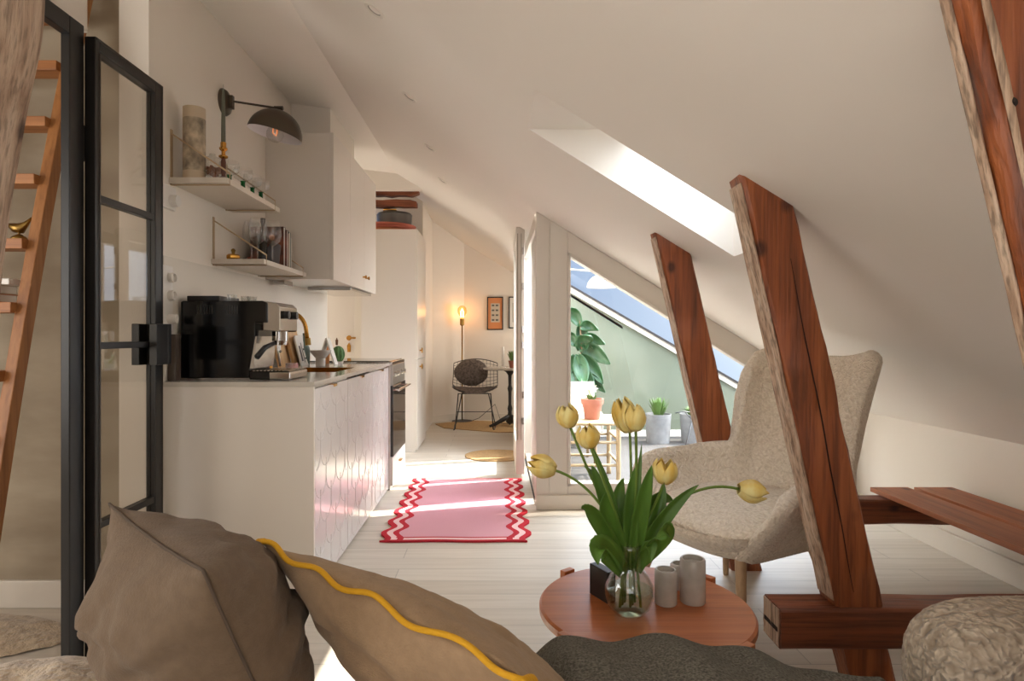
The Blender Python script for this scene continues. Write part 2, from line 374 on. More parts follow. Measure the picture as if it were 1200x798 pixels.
def bez(p0, p1, p2, n=12, p3=None):
    P0, P1, P2 = Vector(p0), Vector(p1), Vector(p2); r = []
    for i in range(n+1):
        t = i/n
        if p3 is None: r.append(P0*(1-t)**2+P1*2*t*(1-t)+P2*t*t)
        else: r.append(P0*(1-t)**3+P1*3*t*(1-t)**2+P2*3*t*t*(1-t)+Vector(p3)*t**3)
    return r
def nz(x, y=0, z=0): return noise.noise(Vector((x, y, z)))
def struct(o): o['kind'] = 'structure'; return o
def ZC(x): return H+.94-.62*x            # underside of the roof slope
XJ = -.94; XW = -1.40; XK = 2.28; ZF = ZC(XJ)

# ------------------------------------------------------------------ room shell
o = MB().box(-3.4, -2.8, -.1, XK+.2, 4.0, 0).box(-3.4, 4.0, -.1, .25, 6.85, 0).box(-3.4, 6.85, -.1, 1.4, 8.6, 0).build('floor', FLOOR); struct(o)
# left kitchen wall, and the crosswise wall it starts from
struct(MB().prism([(-1.52, 2.48), (XW, 2.48), (XW, 5.08), (-1.52, 5.08)], 0, 2.95, 'XY').build('wall_left', WHITE))
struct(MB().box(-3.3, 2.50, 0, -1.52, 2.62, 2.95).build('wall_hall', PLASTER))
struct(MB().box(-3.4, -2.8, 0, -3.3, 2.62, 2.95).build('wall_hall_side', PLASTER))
struct(MB().box(-3.3, 2.482, 0, -1.521, 2.50, .11).build('baseboard_hall', TRIM, bevel=.003))
# short wall above the steel-framed opening, on the left
struct(MB().box(-1.47, -2.7, 2.131, -1.395, 2.10, 2.70).build('wall_partition', WHITE))
# kitchen recess past the wall: door to the next room
struct(MB().box(-3.0, 5.96, 0, -1.30, 6.06, 2.75).build('wall_recess', WHITE))
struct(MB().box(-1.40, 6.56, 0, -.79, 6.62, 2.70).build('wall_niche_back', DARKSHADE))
struct(MB().box(-3.1, 5.08, 0, -3.0, 6.06, 2.75).box(-3.0, 5.08, 0, -1.52, 5.18, 2.75).build('wall_recess_side', WHITE))
# header above the tall cabinet, niche
struct(MB().prism([(-1.40, 2.47), (-.71, 2.47), (-.71, ZC(-.71)+.05), (-.94, ZF+.03), (-1.4, 2.8)], 5.80, 5.86).build('wall_niche_header', WHITE))
struct(MB().box(-.85, 6.62, 0, -.807, 7.75, 2.60).build('wall_niche', WHITE))
# back corner of the dining end
struct(MB().prism([(-.83, 7.75), (-.424, 8.05), (-.40, 8.15), (-.83, 7.9)], 0, 2.6, 'XY').build('wall_back_left', WHITE))
struct(MB().add([(-.424, 8.05, 0), (1.3, 7.81, 0), (1.3, 7.95, 0), (-.424, 8.2, 0), (-.424, 8.05, ZC(-.424)+.01), (1.3, 7.81, ZC(1.3)+.01), (1.3, 7.95, ZC(1.3)+.01), (-.424, 8.2, ZC(-.424)+.01)], [(3, 2, 1, 0), (4, 5, 6, 7), (0, 1, 5, 4), (1, 2, 6, 5), (2, 3, 7, 6), (3, 0, 4, 7)]).build('wall_back', WHITE))
struct(MB().prism([(-.815, 7.735), (-.424, 8.035), (-.424, 8.05), (-.83, 7.752)], 0, .09, 'XY').prism([(-.424, 8.033), (1.19, 7.81), (1.19, 7.83), (-.424, 8.05)], 0, .09, 'XY').build('baseboard_back', TRIM))
struct(MB().box(1.2, 6.96, 0, 1.3, 7.94, ZC(1.3)+.02).build('wall_dining_right', WHITE))
struct(MB().box(.22, 5.72, 0, .32, 7.0, ZC(.32)).build('wall_terrace_side', WHITE))
# knee wall and its baseboard
struct(MB().box(XK, -2.8, 0, XK+.12, 3.98, ZC(XK)+.02).build('wall_right', WHITE))
struct(MB().box(XK-.016, -2.7, 0, XK, 3.90, .10).box(XK-.022, -2.7, .10, XK, 3.90, .112).build('baseboard_right', TRIM, bevel=.003))
# flat ceiling strip and the roof slope, open at the skylight and at an added one behind the camera
struct(MB().prism([(-1.56, H+1.60), (XW, H+1.58), (XJ, ZF), (XJ, ZF+.25), (-1.56, ZF+.3)], -2.8, 5.08).prism([(-3.1, H+1.60), (XW, H+1.58), (XJ, ZF), (XJ, ZF+.25), (-3.1, ZF+.3)], 5.08, 6.6).build('ceiling_flat', CEIL))
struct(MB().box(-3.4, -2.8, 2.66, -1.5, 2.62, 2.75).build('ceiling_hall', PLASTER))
T_ = .27
def slab(mb, x0, x1, y0, y1, x0t=None, x1t=None):
    x0t = x0 if x0t is None else x0t; x1t = x1 if x1t is None else x1t
    mb.add([(x0, y0, ZC(x0)), (x1, y0, ZC(x1)), (x1, y1, ZC(x1)), (x0, y1, ZC(x0)), (x0t, y0, ZC(x0t)+T_), (x1t, y0, ZC(x1t)+T_), (x1t, y1, ZC(x1t)+T_), (x0t, y1, ZC(x0t)+T_)],
           [(3, 2, 1, 0), (4, 5, 6, 7), (0, 1, 5, 4), (1, 2, 6, 5), (2, 3, 7, 6), (3, 0, 4, 7)])
SX0, SX1, SY0, SY1 = .134, .986, 2.15, 2.56
SXT = SX0+T_/.62
m = MB(); slab(m, XJ, XK+.12, -2.8, -1.6); slab(m, XJ, XK+.12, -.5, SY0); slab(m, XJ, SX0, -1.6, -.5, XJ, SXT); slab(m, SX1, XK+.12, -1.6, -.5); slab(m, XJ, XK+.12, SY1, 3.98); slab(m, XJ, SX0, SY0, SY1, XJ, SXT); slab(m, SX1, XK+.12, SY0, SY1)
slab(m, XJ, .25, 3.98, 6.85); T_ = .03; slab(m, XJ, 1.4, 6.85, 8.6); T_ = .27
struct(m.build('ceiling_slope', CEIL))
# wall behind the camera with its window
wb = MB().box(-3.4, -2.8, 0, -1.6, -2.7, 2.75).box(.9, -2.8, 0, XK+.1, -2.7, 2.6).box(-1.6, -2.8, 0, .9, -2.7, .65).box(-1.6, -2.8, 2.25, .9, -2.7, 2.75)
struct(wb.build('wall_behind', WHITE))
w1 = MB()
for x in (-1.6, -.79, .04, .84): w1.box(x, -2.76, .65, x+.06, -2.7, 2.25)
for z in (.65, 1.75, 2.19): w1.box(-1.6, -2.76, z, .9, -2.7, z+.06)
struct(w1.build('window_1', TRIM))
# skylight: frame and pane on top of the reveal
o = MB(); 
def sk(x0, x1, y0, y1, h0, h1): o.add([(x0, y0, ZC(x0)+T_+h0), (x1, y0, ZC(x1)+T_+h0), (x1, y1, ZC(x1)+T_+h0), (x0, y1, ZC(x0)+T_+h0), (x0, y0, ZC(x0)+T_+h1), (x1, y0, ZC(x1)+T_+h1), (x1, y1, ZC(x1)+T_+h1), (x0, y1, ZC(x0)+T_+h1)], [(3, 2, 1, 0), (4, 5, 6, 7), (0, 1, 5, 4), (1, 2, 6, 5), (2, 3, 7, 6), (3, 0, 4, 7)])
sk(SXT-.06, SXT+.02, SY0-.05, SY1+.05, 0, .05); sk(SX1-.02, SX1+.06, SY0-.05, SY1+.05, 0, .05); sk(SXT, SX1, SY0-.05, SY0+.02, 0, .05); sk(SXT, SX1, SY1-.02, SY1+.05, 0, .05)
sky_f = struct(o.build('window_2', TRIM))
o = MB(); sk(SXT+.02, SX1-.02, SY0+.02, SY1-.02, .02, .026); o.build('pane', PANE, sky_f)
o = MB(); sk(SXT-.06, SXT+.02, -1.65, -.45, 0, .05); sk(SX1-.02, SX1+.06, -1.65, -.45, 0, .05); sk(SXT+.02, SX1-.02, -1.65, -1.58, 0, .05); sk(SXT+.02, SX1-.02, -.52, -.45, 0, .05)  # added skylight behind the camera, unseen, lets more sky light in
sky_g = struct(o.build('fill_skylight', TRIM))
o = MB(); sk(SXT+.02, SX1-.02, -1.58, -.52, .02, .026); o.build('pane', PANE, sky_g)

# ------------------------------------------------------------------ glazed gable wall of the terrace
gz = lambda x: ZC(x)-.135
w = MB()
w.prism([(.25, .09), (.45, .09), (.45, ZC(.45)), (.25, ZC(.25))], 3.90, 3.98)
w.box(.45, 3.90, .0, XK, 3.98, .145)
w.prism([(.45, gz(.45)), (2.12, gz(2.12)), (2.12, ZC(2.12)), (.45, ZC(.45))], 3.90, 3.98)
w.prism([(2.12, .145), (XK, .145), (XK, ZC(XK)), (2.12, ZC(2.12))], 3.90, 3.98)
g = struct(w.build('window_3', TRIM, bevel=.004))
m = MB()
m.box(.45, 3.888, .145, .468, 3.972, gz(.45)).box(.45, 3.888, .145, 2.12, 3.972, .165)
m.prism([(.45, gz(.45)-.02), (2.12, gz(2.12)-.02), (2.12, gz(2.12)), (.45, gz(.45))], 3.888, 3.972)
m.box(.33, 3.893, .10, .336, 3.90, ZC(.33)-.02).box(.25, 3.885, .0, XK-.02, 3.90, .092)
m.build('window_frame', TRIM, g, bevel=.003)
MB().prism([(.468, .165), (2.12, .165), (2.12, gz(2.12)-.02), (.468, gz(.468)-.02)], 3.935, 3.941).build('pane', PANE, g)
# doorway to the terrace on the side wall x = .25 : frame and open glazed leaf
dj = MB()
dj.box(.25, 3.98, 0, .31, 4.03, ZC(.31)).box(.25, 5.62, 0, .32, 5.72, ZC(.32)).box(.26, 4.03, 0, .31, 5.62, .03).prism([(.25, 1.80), (.31, 1.80), (.31, ZC(.31)+.05), (.25, ZC(.25)+.05)], 4.03, 5.62)
d2 = struct(dj.build('door_2', TRIM, bevel=.003))
def leaf(nm, x0, x1, y0, y1, zt):
    root = struct(MB().box(x0, y0, .035, x1, y0+.085, zt).box(x0, y1-.085, .035, x1, y1, zt).box(x0, y0+.085, .035, x1, y1-.085, .26).box(x0, y0+.085, zt-.085, x1, y1-.085, zt).build(nm, TRIM, bevel=.004))
    MB().box((x0+x1)/2-.003, y0+.08, .25, (x0+x1)/2+.003, y1-.08, zt-.08).build('pane', PANE, root)
    return root
lf = leaf('door_3', .15, .215, 4.72, 5.52, 1.93)
MB().box(.158, 4.712, .3, .163, 4.722, 1.88).box(.186, 4.712, .3, .19, 4.722, 1.88).build('weather_seal', mat('door_seal', rgb(150, 140, 118), .8), lf)
k = MB()
for z in (.42, .62, 1.0, 1.12, 1.45, 1.72): k.box(.196, 4.708, z, .208, 4.722, z+.05)
k.build('lock_plate', CHROME, lf)

struct(MB().box(.262, 4.16, .035, .305, 4.68, 1.79).build('sun_block_panel', TRIM, bevel=.004))  # unseen panel added to shade the floor between the sun streaks

# ------------------------------------------------------------------ terrace
struct(MB().box(.25, 3.98, -.1, 3.9, 6.85, -.02).build('floor_terrace', DECK))
TG = lambda x: H+.95-.58*x
gw = struct(MB().prism([(.32, -.02), (3.4, -.02), (3.4, .2), (2.9, TG(2.9)), (.32, TG(.32))], 6.85, 6.95).build('wall_terrace', GREENWALL))
MB().prism([(.32, TG(.32)), (2.9, TG(2.9)), (2.9, TG(2.9)+.06), (.32, TG(.32)+.06)], 6.82, 6.97).build('wall_cap', TRIM, gw)
MB().prism([(.32, TG(.32)+.06), (2.9, TG(2.9)+.06), (2.9, TG(2.9)+.085), (.32, TG(.32)+.085)], 6.80, 6.99).build('dark_flashing', DARKLINE, gw)
MB().box(.32, 6.83, -.02, 3.4, 6.85, .05).build('white_kerb', TRIM, gw)
pr = struct(MB().box(3.5, 3.98, -.02, 3.58, 6.85, .30).build('wall_parapet', WHITE))

# ------------------------------------------------------------------ timbers
def timber(name, x_at, w, y0, y1, zb, zt_fn, m, seed=0, n=26, rough=.004):
    mb = MB(); c = .009; rings = []
    for i in range(n+1):
        t = i/n; ring = []
        base = [(0+c, y0), (w-c, y0), (w, y0+c), (w, y1-c), (w-c, y1), (c, y1), (0, y1-c), (0, y0+c)]
        ztop = zt_fn(x_at(2.0)); z = zb+(ztop-zb)*t
        for q, (dx, y) in enumerate(base):
            jx = nz(seed+q*3.1, z*5)*rough+nz(seed+q*1.7+9, z*17)*rough*.5; jy = nz(seed+q*2.3+20, z*6)*rough
            if i == n:
                zz = z
                for _ in range(8): zz = zt_fn(x_at(zz)+dx)+.004
            else:
                zz = z; lim = zt_fn(x_at(zz)+dx); zz = min(zz, lim-.004*(n-i))
            ring.append((x_at(zz)+dx+jx, y+jy, zz))
        rings.append(ring)
    return mb.loft(rings)
lean1 = lambda z: .733+.222*(1.59-z)
# main post in the middle
p1 = empty('timber_post', (1.03, 1.905, .28), 'thick leaning stained timber post with a long crack, standing on the nearer tie beam', 'timber post')
timber('post', lean1, .142, 1.85, 1.955, .2825, ZC, OLDW, 3, rough=.006).build('post_body', OLDW, p1, smooth='auto')
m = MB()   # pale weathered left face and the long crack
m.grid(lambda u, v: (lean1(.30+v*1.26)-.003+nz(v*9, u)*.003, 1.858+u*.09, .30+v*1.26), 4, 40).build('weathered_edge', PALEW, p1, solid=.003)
cr = MB(); pts = []
for i in range(30):
    z = .33+i/29*1.0; pts.append((lean1(z)+.070+.005*nz(z*4.)+(.03*(z-.33)-.01), 1.8475, z))
cr.tube(pts, [.0008+.0014*math.sin(PI*i/29) for i in range(30)], 5).build('crack', mat('crack_shadow', rgb(40, 16, 8), .9), p1)
# stub of the same post under the tie beam
timber('stub', lean1, .135, 1.86, 1.955, 0.0, lambda x: .157, OLDW, 13, n=8).build('foot', OLDW, p1, smooth='auto')
def tie(x0, x1, y0, y1, z0, z1, seed, n=40):
    rings = []; c = .008
    for i in range(n+1):
        x = x0+(x1-x0)*i/n
        base = [(y0, z0+c), (y0+c, z0), (y1-c, z0), (y1, z0+c), (y1, z1-c), (y1-c, z1), (y0+c, z1), (y0, z1-c)]
        rings.append([(x, y+nz(seed+q, x*4)*.004, z+nz(seed+q*2+5, x*4)*.004-(.0 if z > (z0+z1)/2 else 0)) for q, (y, z) in enumerate(base)])
    return MB().loft(rings)
t1 = tie(.852, XK, 1.845, 1.965, .157, .2785, 4).build('tie_beam', OLDX, None, smooth='auto'); tag(t1, 'dark stained horizontal tie beam nearest the camera, carrying the big leaning post', 'timber beam')
m = MB().grid(lambda u, v: (.849+nz(u*5, v*4)*.003, 1.853+u*.104, .163+v*.112), 6, 6); m.build('sawn_end', PALEW, t1, solid=.003)
MB().prism([(.8465, .205), (.8585, .212), (.8465, .219)], 1.86, 1.95).build('saw_notch', mat('notch_dark', rgb(36, 20, 12), .9), t1)
lean2 = lambda z: .74+.228*(1.58-z)
p2 = empty('timber_post', (1.05, 2.92, .337), 'leaning stained timber post behind the armchair, in front of the terrace glazing', 'timber post')
timber('post', lean2, .145, 2.87, 2.965, .337, ZC, OLDW, 31).build('post_body', OLDW, p2, smooth='auto')
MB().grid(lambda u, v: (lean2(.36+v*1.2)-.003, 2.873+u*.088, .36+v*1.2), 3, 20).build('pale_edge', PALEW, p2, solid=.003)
t2 = tie(.90, XK, 2.87, 2.965, .217, .333, 24).build('tie_beam', OLDX, None, smooth='auto'); tag(t2, 'stained horizontal tie beam passing behind the armchair and under the boards', 'timber beam')
timber('stub', lean2, .14, 2.875, 2.96, 0.0, lambda x: .217, OLDW, 44, n=8).build('foot', OLDW, p2, smooth='auto')
# near post, right edge of the picture
lean3 = lambda z: .655+.23*(1.60-z)
p3 = empty('timber_post', (1.05, .88, 0), 'rough gouged timber post cut by the right edge of the picture', 'timber post')
timber('post', lean3, .20, .855, .905, 0, ZC, OLDW, 57, rough=.009, n=40).build('post_body', OLDW, p3, smooth='auto')
def edge3(u, v):
    z = .3+v*1.33; x = lean3(z)+.003; k = nz(u*2+3, z*6)
    return (x-.006-.006*abs(k), .888+u*.018, z)
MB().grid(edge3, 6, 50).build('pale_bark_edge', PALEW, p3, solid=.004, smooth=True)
def strip3(u, v):
    z = .35+v*1.26; x = lean3(z); wv = .010+.010*nz(1.5, z*5)
    return (x+.003+u*max(.004, wv), .8485-.003*math.sin(u*PI), z)
MB().grid(strip3, 4, 50).build('chipped_corner', PALEW, p3, solid=.004, smooth=True)
KN = mat('dark_knot', rgb(34, 22, 16), .9)
for (z, rr) in ((1.235, .010), (1.17, .006), (1.42, .007)):
    MB().lathe([(0, -.003), (rr, -.001), (rr*.9, .002), (0, .003)], (lean3(z)+.012, .846, z), 12, 'Y').build('knot', KN, p3, smooth=True)
# near post, left edge of the picture
def raw(u, v):
    z = v*2.60; a = u*2*PI
    xe = -1.055+.13*(z-1.83)+(-.030*math.exp(-((z-1.45)/.09)**2))*0
    wv = .012*nz(z*3.1, 4)+.016*math.exp(-((z-1.72)/.25)**2)
    rx, ry = .115+wv, .085
    ca, sa = math.cos(a), math.sin(a); k = (abs(ca)**4+abs(sa)**4)**-.25
    return (xe-.115+rx*ca*k*(1+.05*nz(a*2, z*4)), 1.36+ry*sa*k*(1+.06*nz(a*3, z*5, 5)), z)
o = MB().grid(raw, 28, 70, True).build('timber_post', RAWW, None, smooth=True); tag(o, 'pale weathered rough timber post at the left edge of the picture', 'timber post')
m = MB().tube([(-1.055+.13*(z-1.83)-.10+.008*nz(z*5), 1.272, z) for z in [1.0+i*.04 for i in range(40)]], .004, 5); m.build('crack', mat('raw_crack', rgb(60, 36, 24), .9), o)

# boards on the tie beams
def board(x0, x1, y0, y1, label):
    n = 14; rings = []
    o = MB().box(x0, y0, .335, x1, y1, .357).build('bench_board', BOARDW, None, bevel=.002); tag(o, label, 'board', 'boards laid on the tie beams'); return o
board(1.83, 2.015, 1.80, 3.02, 'outer of the two orange brown boards laid over the tie beams')
board(2.045, 2.232, 1.80, 3.02, 'inner of the two orange brown boards, nearest the knee wall')
for (x, lab) in ((1.92, 'outer'), (2.14, 'inner')):
    o = MB().box(x-.03, 1.86, .282, x+.03, 1.95, .3355).build('spacer_block', BOARDW, None, bevel=.002); tag(o, 'small wooden block on the nearer tie beam under the %s board' % lab, 'block')

# ------------------------------------------------------------------ kitchen base run
KX, KY0, KY1 = -.768, 2.58, 4.37
ZT = .905
kc = empty('kitchen_base_cabinet', (-1.08, 3.4, 0), 'long white kitchen base cabinet with fish-scale relief doors and a plain end panel', 'cabinet')
MB().box(XW, KY0, 0, KX+.002, KY0+.02, ZT-.02).build('end_panel', CABW, kc, bevel=.0015)
MB().box(XW, KY0+.02, .02, KX-.02, 3.24, ZT-.02).box(XW, 3.24, .02, KX-.02, 3.80, ZT-.20).box(XW, 3.80, .02, KX-.02, KY1, ZT-.02).build('carcass', CABW, kc)
MB().box(XW, KY0+.02, 0, KX-.03, KY1, .02).build('plinth', CABW, kc)
def scale_door(y0, y1, z0, z1, name='door'):
    m = MB().box(KX-.019, y0, z0, KX, y1, z1)
    rw, rh = .17, .125; r = rw/2
    row = 0; z = z1-.02
    while z > z0-.1:
        y = y0-rw+(rw/2 if row % 2 else 0)
        while y < y1+rw:
            pts = []
            for i in range(11):
                a = PI+PI*i/10
                py, pz = y+r*math.cos(a), z+r*.98*math.sin(a)
                pts.append((py, pz))
            pts = [(pts[0][0], pts[0][1]+rh-.05)]+pts+[(pts[-1][0], pts[-1][1]+rh-.05)]
            cur = []
            for py, pz in pts+[None] if False else pts:
                if y0+.004 < py < y1-.004 and z0+.004 < pz < z1-.004: cur.append((KX+.0002, py, pz))
                else:
                    if len(cur) > 1: m.tube(cur, .0015, 5, False)
                    cur = []
            if len(cur) > 1: m.tube(cur, .0015, 5, False)
            y += rw
        z -= rh; row += 1
    d = m.build(name, FRONTW, kc, smooth='auto')
    ym = (y0+y1)/2
    MB().box(KX-.01, ym-.03, z1-.001, KX+.014, ym+.03, z1+.002).box(KX+.0115, ym-.03, z1-.010, KX+.014, ym+.03, z1+.002).build('edge_pull', BRASS, d, bevel=.0008)
scale_door(2.603, 3.173, .012, .872); scale_door(3.179, 3.80, .012, .872); scale_door(3.806, 4.368, .012, .872)
# worktop with sink cut-out
wt = empty('worktop', (-1.08, 3.5, ZT-.02), 'thin pale marble worktop running the length of the base cabinets', 'worktop')
SKX0, SKX1, SKY0, SKY1 = -1.16, -.86, 3.27, 3.77
m = MB().box(XW, KY0-.004, ZT-.02, KX+.006, SKY0, ZT).box(XW, SKY1, ZT-.02, KX+.006, 4.372, ZT).box(XW, SKY0, ZT-.02, SKX0, SKY1, ZT).box(SKX1, SKY0, ZT-.02, KX+.006, SKY1, ZT)
WTM = mat('pale_marble_worktop', rgb(204, 196, 184), .12, var=.14, vscale=5, detail=8)
m.build('slab', WTM, wt)
s_ = MB().box(SKX0, SKY0, ZT-.18, SKX1, SKY1, ZT-.175).box(SKX0, SKY0, ZT-.18, SKX0+.004, SKY1, ZT-.001).box(SKX1-.004, SKY0, ZT-.18, SKX1, SKY1, ZT-.001).box(SKX0, SKY0, ZT-.18, SKX1, SKY0+.004, ZT-.001).box(SKX0, SKY1-.004, ZT-.18, SKX1, SKY1, ZT-.001)
o = s_.build('sink', BRASS, None); tag(o, 'brass undermount sink sunk in the marble worktop', 'sink')
# splash of pale glazed panel
struct(MB().box(XW, KY0, ZT+.001, XW+.006, 5.07, 1.435).build('trim_splashback', mat('splash_glaze', rgb(230, 222, 210), .12)))

# cooker
ck = empty('cooker', (-1.07, 4.68, 0), 'white freestanding cooker with stainless oven front and black glass hob', 'cooker')
CX = -.744
MB().box(XW+.01, 4.376, .0, CX-.012, 4.975, .888).build('body', CERAM, ck, bevel=.004)
MB().box(XW+.01, 4.376, .888, CX, 4.975, .912).build('hob_rim', CHROME, ck, bevel=.003)
MB().box(XW+.05, 4.40, .912, CX-.02, 4.955, .917).build('hob', HOB, ck, bevel=.002)
MB().box(CX-.012, 4.38, .745, CX+.004, 4.97, .888).build('control_panel', mat('brushed_steel', rgb(170, 162, 152), .3, metal=.9), ck, bevel=.002)
for y in (4.47, 4.58, 4.77, 4.88):
    MB().lathe([(0, 0), (.019, 0), (.017, .02), (0, .022)], (CX+.004, y, .82), 16, 'X').build('knob', CHROME, ck, smooth='auto')
od = MB().box(CX-.012, 4.38, .235, CX+.008, 4.97, .742).build('oven_door', mat('oven_dark_glass', rgb(46, 40, 36), .08), ck, bevel=.003)
MB().tube([(CX+.045, 4.40, .71), (CX+.045, 4.95, .71)], .010, 10).tube([(CX, 4.43, .71), (CX+.045, 4.43, .71)], .006, 8).tube([(CX, 4.92, .71), (CX+.045, 4.92, .71)], .006, 8).build('handle', CHROME, od, smooth='auto')
dr = MB().box(CX-.012, 4.38, .03, CX+.006, 4.97, .228).build('drawer', CERAM, ck, bevel=.003)
MB().box(CX+.006, 4.64, .155, CX+.026, 4.71, .165).build('pull', BRASS, dr)

# upper cabinet
uc = empty('wall_cabinet', (-1.2, 4.38, 1.441), 'tall white wall cabinet with brass knobs and built-in hood above the hob', 'cabinet')
UX, UY0, UY1, UZ0, UZ1 = -.988, 3.73, 5.04, 1.441, 2.325
MB().box(XW, UY0, UZ0, UX-.02, UY1, UZ1).build('carcass', CABW, uc, bevel=.0015)
for (a, b) in ((UY0, 4.16), (4.163, 4.60), (4.603, UY1)):
    d = MB().box(UX-.0195, a, UZ0-.004, UX, b, UZ1+.003).build('door', CABW, uc, bevel=.0015)
    if a > 4.0:
        yk = a+.05 if a > 4.5 else b-.05
        MB().lathe([(0, 0), (.006, 0), (.006, .014), (.013, .02), (.013, .028), (0, .03)], (UX, yk, UZ0+.09), 16, 'X').build('knob', BRASS, d, smooth='auto')
MB().box(XW+.08, 4.30, UZ0-.025, UX-.03, 5.0, UZ0).build('hood_insert', CHROME, uc, bevel=.003)
MB().box(XW+.02, UY0+.05, UZ0-.03, XW+.10, UY0+.2, UZ0).build('under_light', CHROME, uc, bevel=.003)
# duct casing above it
struct(MB().box(XW, 4.20, UZ1+.004, -1.134, 4.9, 2.70).build('trim_duct', WHITE))

# tall cabinet
tcb = empty('tall_cabinet', (-1.0, 6.15, 0), 'tall white pantry cabinet with two brass knobs at the end of the kitchen', 'cabinet')
TX = -.747
MB().box(-1.277, 5.80, 0, TX-.02, 6.50, 2.10).build('carcass', CABW, tcb, bevel=.0015)
for (a, b, zk) in ((.02, .872, .80), (.876, 2.10, .955)):
    d = MB().box(TX-.02, 5.80, a, TX, 6.50, b).build('door', CABW, tcb, bevel=.002)
    MB().lathe([(0, 0), (.007, 0), (.007, .016), (.026, .02), (.026, .03), (0, .033)], (TX, 5.97, zk), 18, 'X').build('knob', BRASS, d, smooth='auto')
# door of the recess, its right part shows between wall and tall cabinet
dr = struct(MB().box(-1.98, 5.93, 0, -1.365, 5.958, 2.05).build('door_1', CABW, bevel=.002))
MB().box(-1.365, 5.92, 0, -1.30, 5.96, 2.12).box(-2.05, 5.92, 0, -1.98, 5.96, 2.12).box(-2.05, 5.92, 2.05, -1.30, 5.96, 2.12).build('door_frame', TRIM, dr, bevel=.003)
MB().lathe([(0, 0), (.024, 0), (.024, -.006), (0, -.006)], (-1.42, 5.93, 1.075), 16, 'Y').tube([(-1.42, 5.93, 1.075), (-1.42, 5.88, 1.075), (-1.345, 5.88, 1.075)], .008, 8).build('door_handle', BRASS, dr, smooth='auto')
MB().prism([(-1.435, .94), (-1.405, .94), (-1.402, 1.0), (-1.42, 1.03), (-1.438, 1.0)], 5.924, 5.93).build('escutcheon', BRASS, dr)

# niche content above the tall cabinet
for k, (z, lab) in enumerate(((2.525, 'upper'), (2.415, 'lower'))):
    mb = MB(); rings = []
    for i in range(10):
        x = -1.38+i/9*(.62-.02*k); zz = z-.02*k-(.02*nz(i*.7, k)); h = .06 if k == 0 else .04
        if i == 9: zz -= .02; h = .02
        rings.append([(x, 6.0, zz-h), (x, 6.10, zz-h), (x, 6.10, zz+.03), (x, 6.0, zz+.03)])
    o = mb.loft(rings).build('roof_timber', OLDX, None, bevel=.006); tag(o, '%s of two dark old timbers crossing the niche over the tall cabinet' % lab, 'timber beam', 'old timbers in the niche')
TRAY = mat('pink_tray', rgb(206, 120, 98), .6)
TRAY2 = mat('orange_tray', rgb(214, 140, 96), .6)
for k in range(3):
    o = MB().lathe([(0, 0), (.26, 0), (.285, .012), (.295, .026), (.28, .026), (.26, .012), (0, .01)], (-1.10, 6.15, 2.101+k*.0275), 40).build('round_tray', (TRAY2, TRAY, TRAY)[k], None, smooth='auto')
    tag(o, '%s round terracotta pink tray in the stack under the grey pot' % ('bottom', 'middle', 'top')[k], 'tray', 'stacked trays over the tall cabinet')
pot = empty('casserole_pot', (-1.02, 6.15, 2.184), 'grey casserole pot with brass handles on top of the tall cabinet', 'pot')
GP = mat('grey_enamel', rgb(96, 92, 86), .4)
MB().lathe([(0, 0), (.15, 0), (.17, .02), (.175, .11), (.165, .11), (.16, .02), (0, .012)], (-1.02, 6.15, 2.184), 36).build('body', GP, pot, smooth='auto')
ld = MB().lathe([(.178, .112), (.165, .128), (.06, .15), (0, .152)], (-1.02, 6.15, 2.184), 36).build('lid', GP, pot, smooth=True)
MB().tube([(-1.10, 6.04, 2.30), (-1.10, 6.0, 2.325), (-.98, 6.0, 2.325), (-.98, 6.04, 2.30)], .010, 8).build('handle', BRASS, pot, smooth=True)
MB().lathe([(0, 0), (.01, 0), (.01, .015), (.02, .025), (0, .03)], (-1.02, 6.15, 2.334), 12).build('lid_knob', BRASS, ld, smooth=True)

# ------------------------------------------------------------------ wall shelves and what stands on them
SHM = mat('shelf_lacquer', rgb(214, 202, 186), .45)
def shelf(y0, y1, z, yb, xf, label):
    r = empty('wall_shelf', (XW, (y0+y1)/2, z), label, 'shelf', None)
    MB().box(XW, y0, z-.024, xf, y1, z).build('board', SHM, r, bevel=.001)
    for y in yb:
        MB().box(XW, y-.008, z-.03, XW+.004, y+.008, z+.21).tube([(XW+.006, y, z+.19), (xf+.003, y, z+.022), (xf+.003, y, z-.028), (XW+.01, y, z-.028)], .0035, 8).build('bracket', BEIGEM, r, smooth='auto')
    return r
shelf(2.63, 3.27, 1.775, (2.65, 3.19), -1.15, 'upper white wall shelf with beige wire brackets, nearest the steel door')
shelf(3.02, 3.70, 1.475, (3.045, 3.62), -1.14, 'lower white wall shelf beside the wall cabinet')
Z1, Z2 = 1.7755, 1.4755
# patterned cylinder vase
CYM = mat('patterned_parchment', rgb(206, 186, 158), .7, col2=rgb(124, 112, 96), vscale=22, stretch=(1, 1, .8), detail=8)
CYP = mat('parchment', rgb(206, 186, 158), .7)
cy = empty('cylinder_vase', (-1.325, 2.70, Z1), 'tall cylinder vase with a grey line drawing on the upper shelf', 'vase')
MB().lathe([(0, 0), (.046, 0), (.046, .04)], (-1.325, 2.70, Z1), 36).lathe([(.046, .27), (.046, .318), (.042, .318), (.042, .02), (0, .02)], (-1.325, 2.70, Z1), 36).build('body', CYP, cy, smooth='auto')
MB().lathe([(.0462, .04), (.0462, .27)], (-1.325, 2.70, Z1), 36).build('drawing_band', CYM, cy, smooth=True)
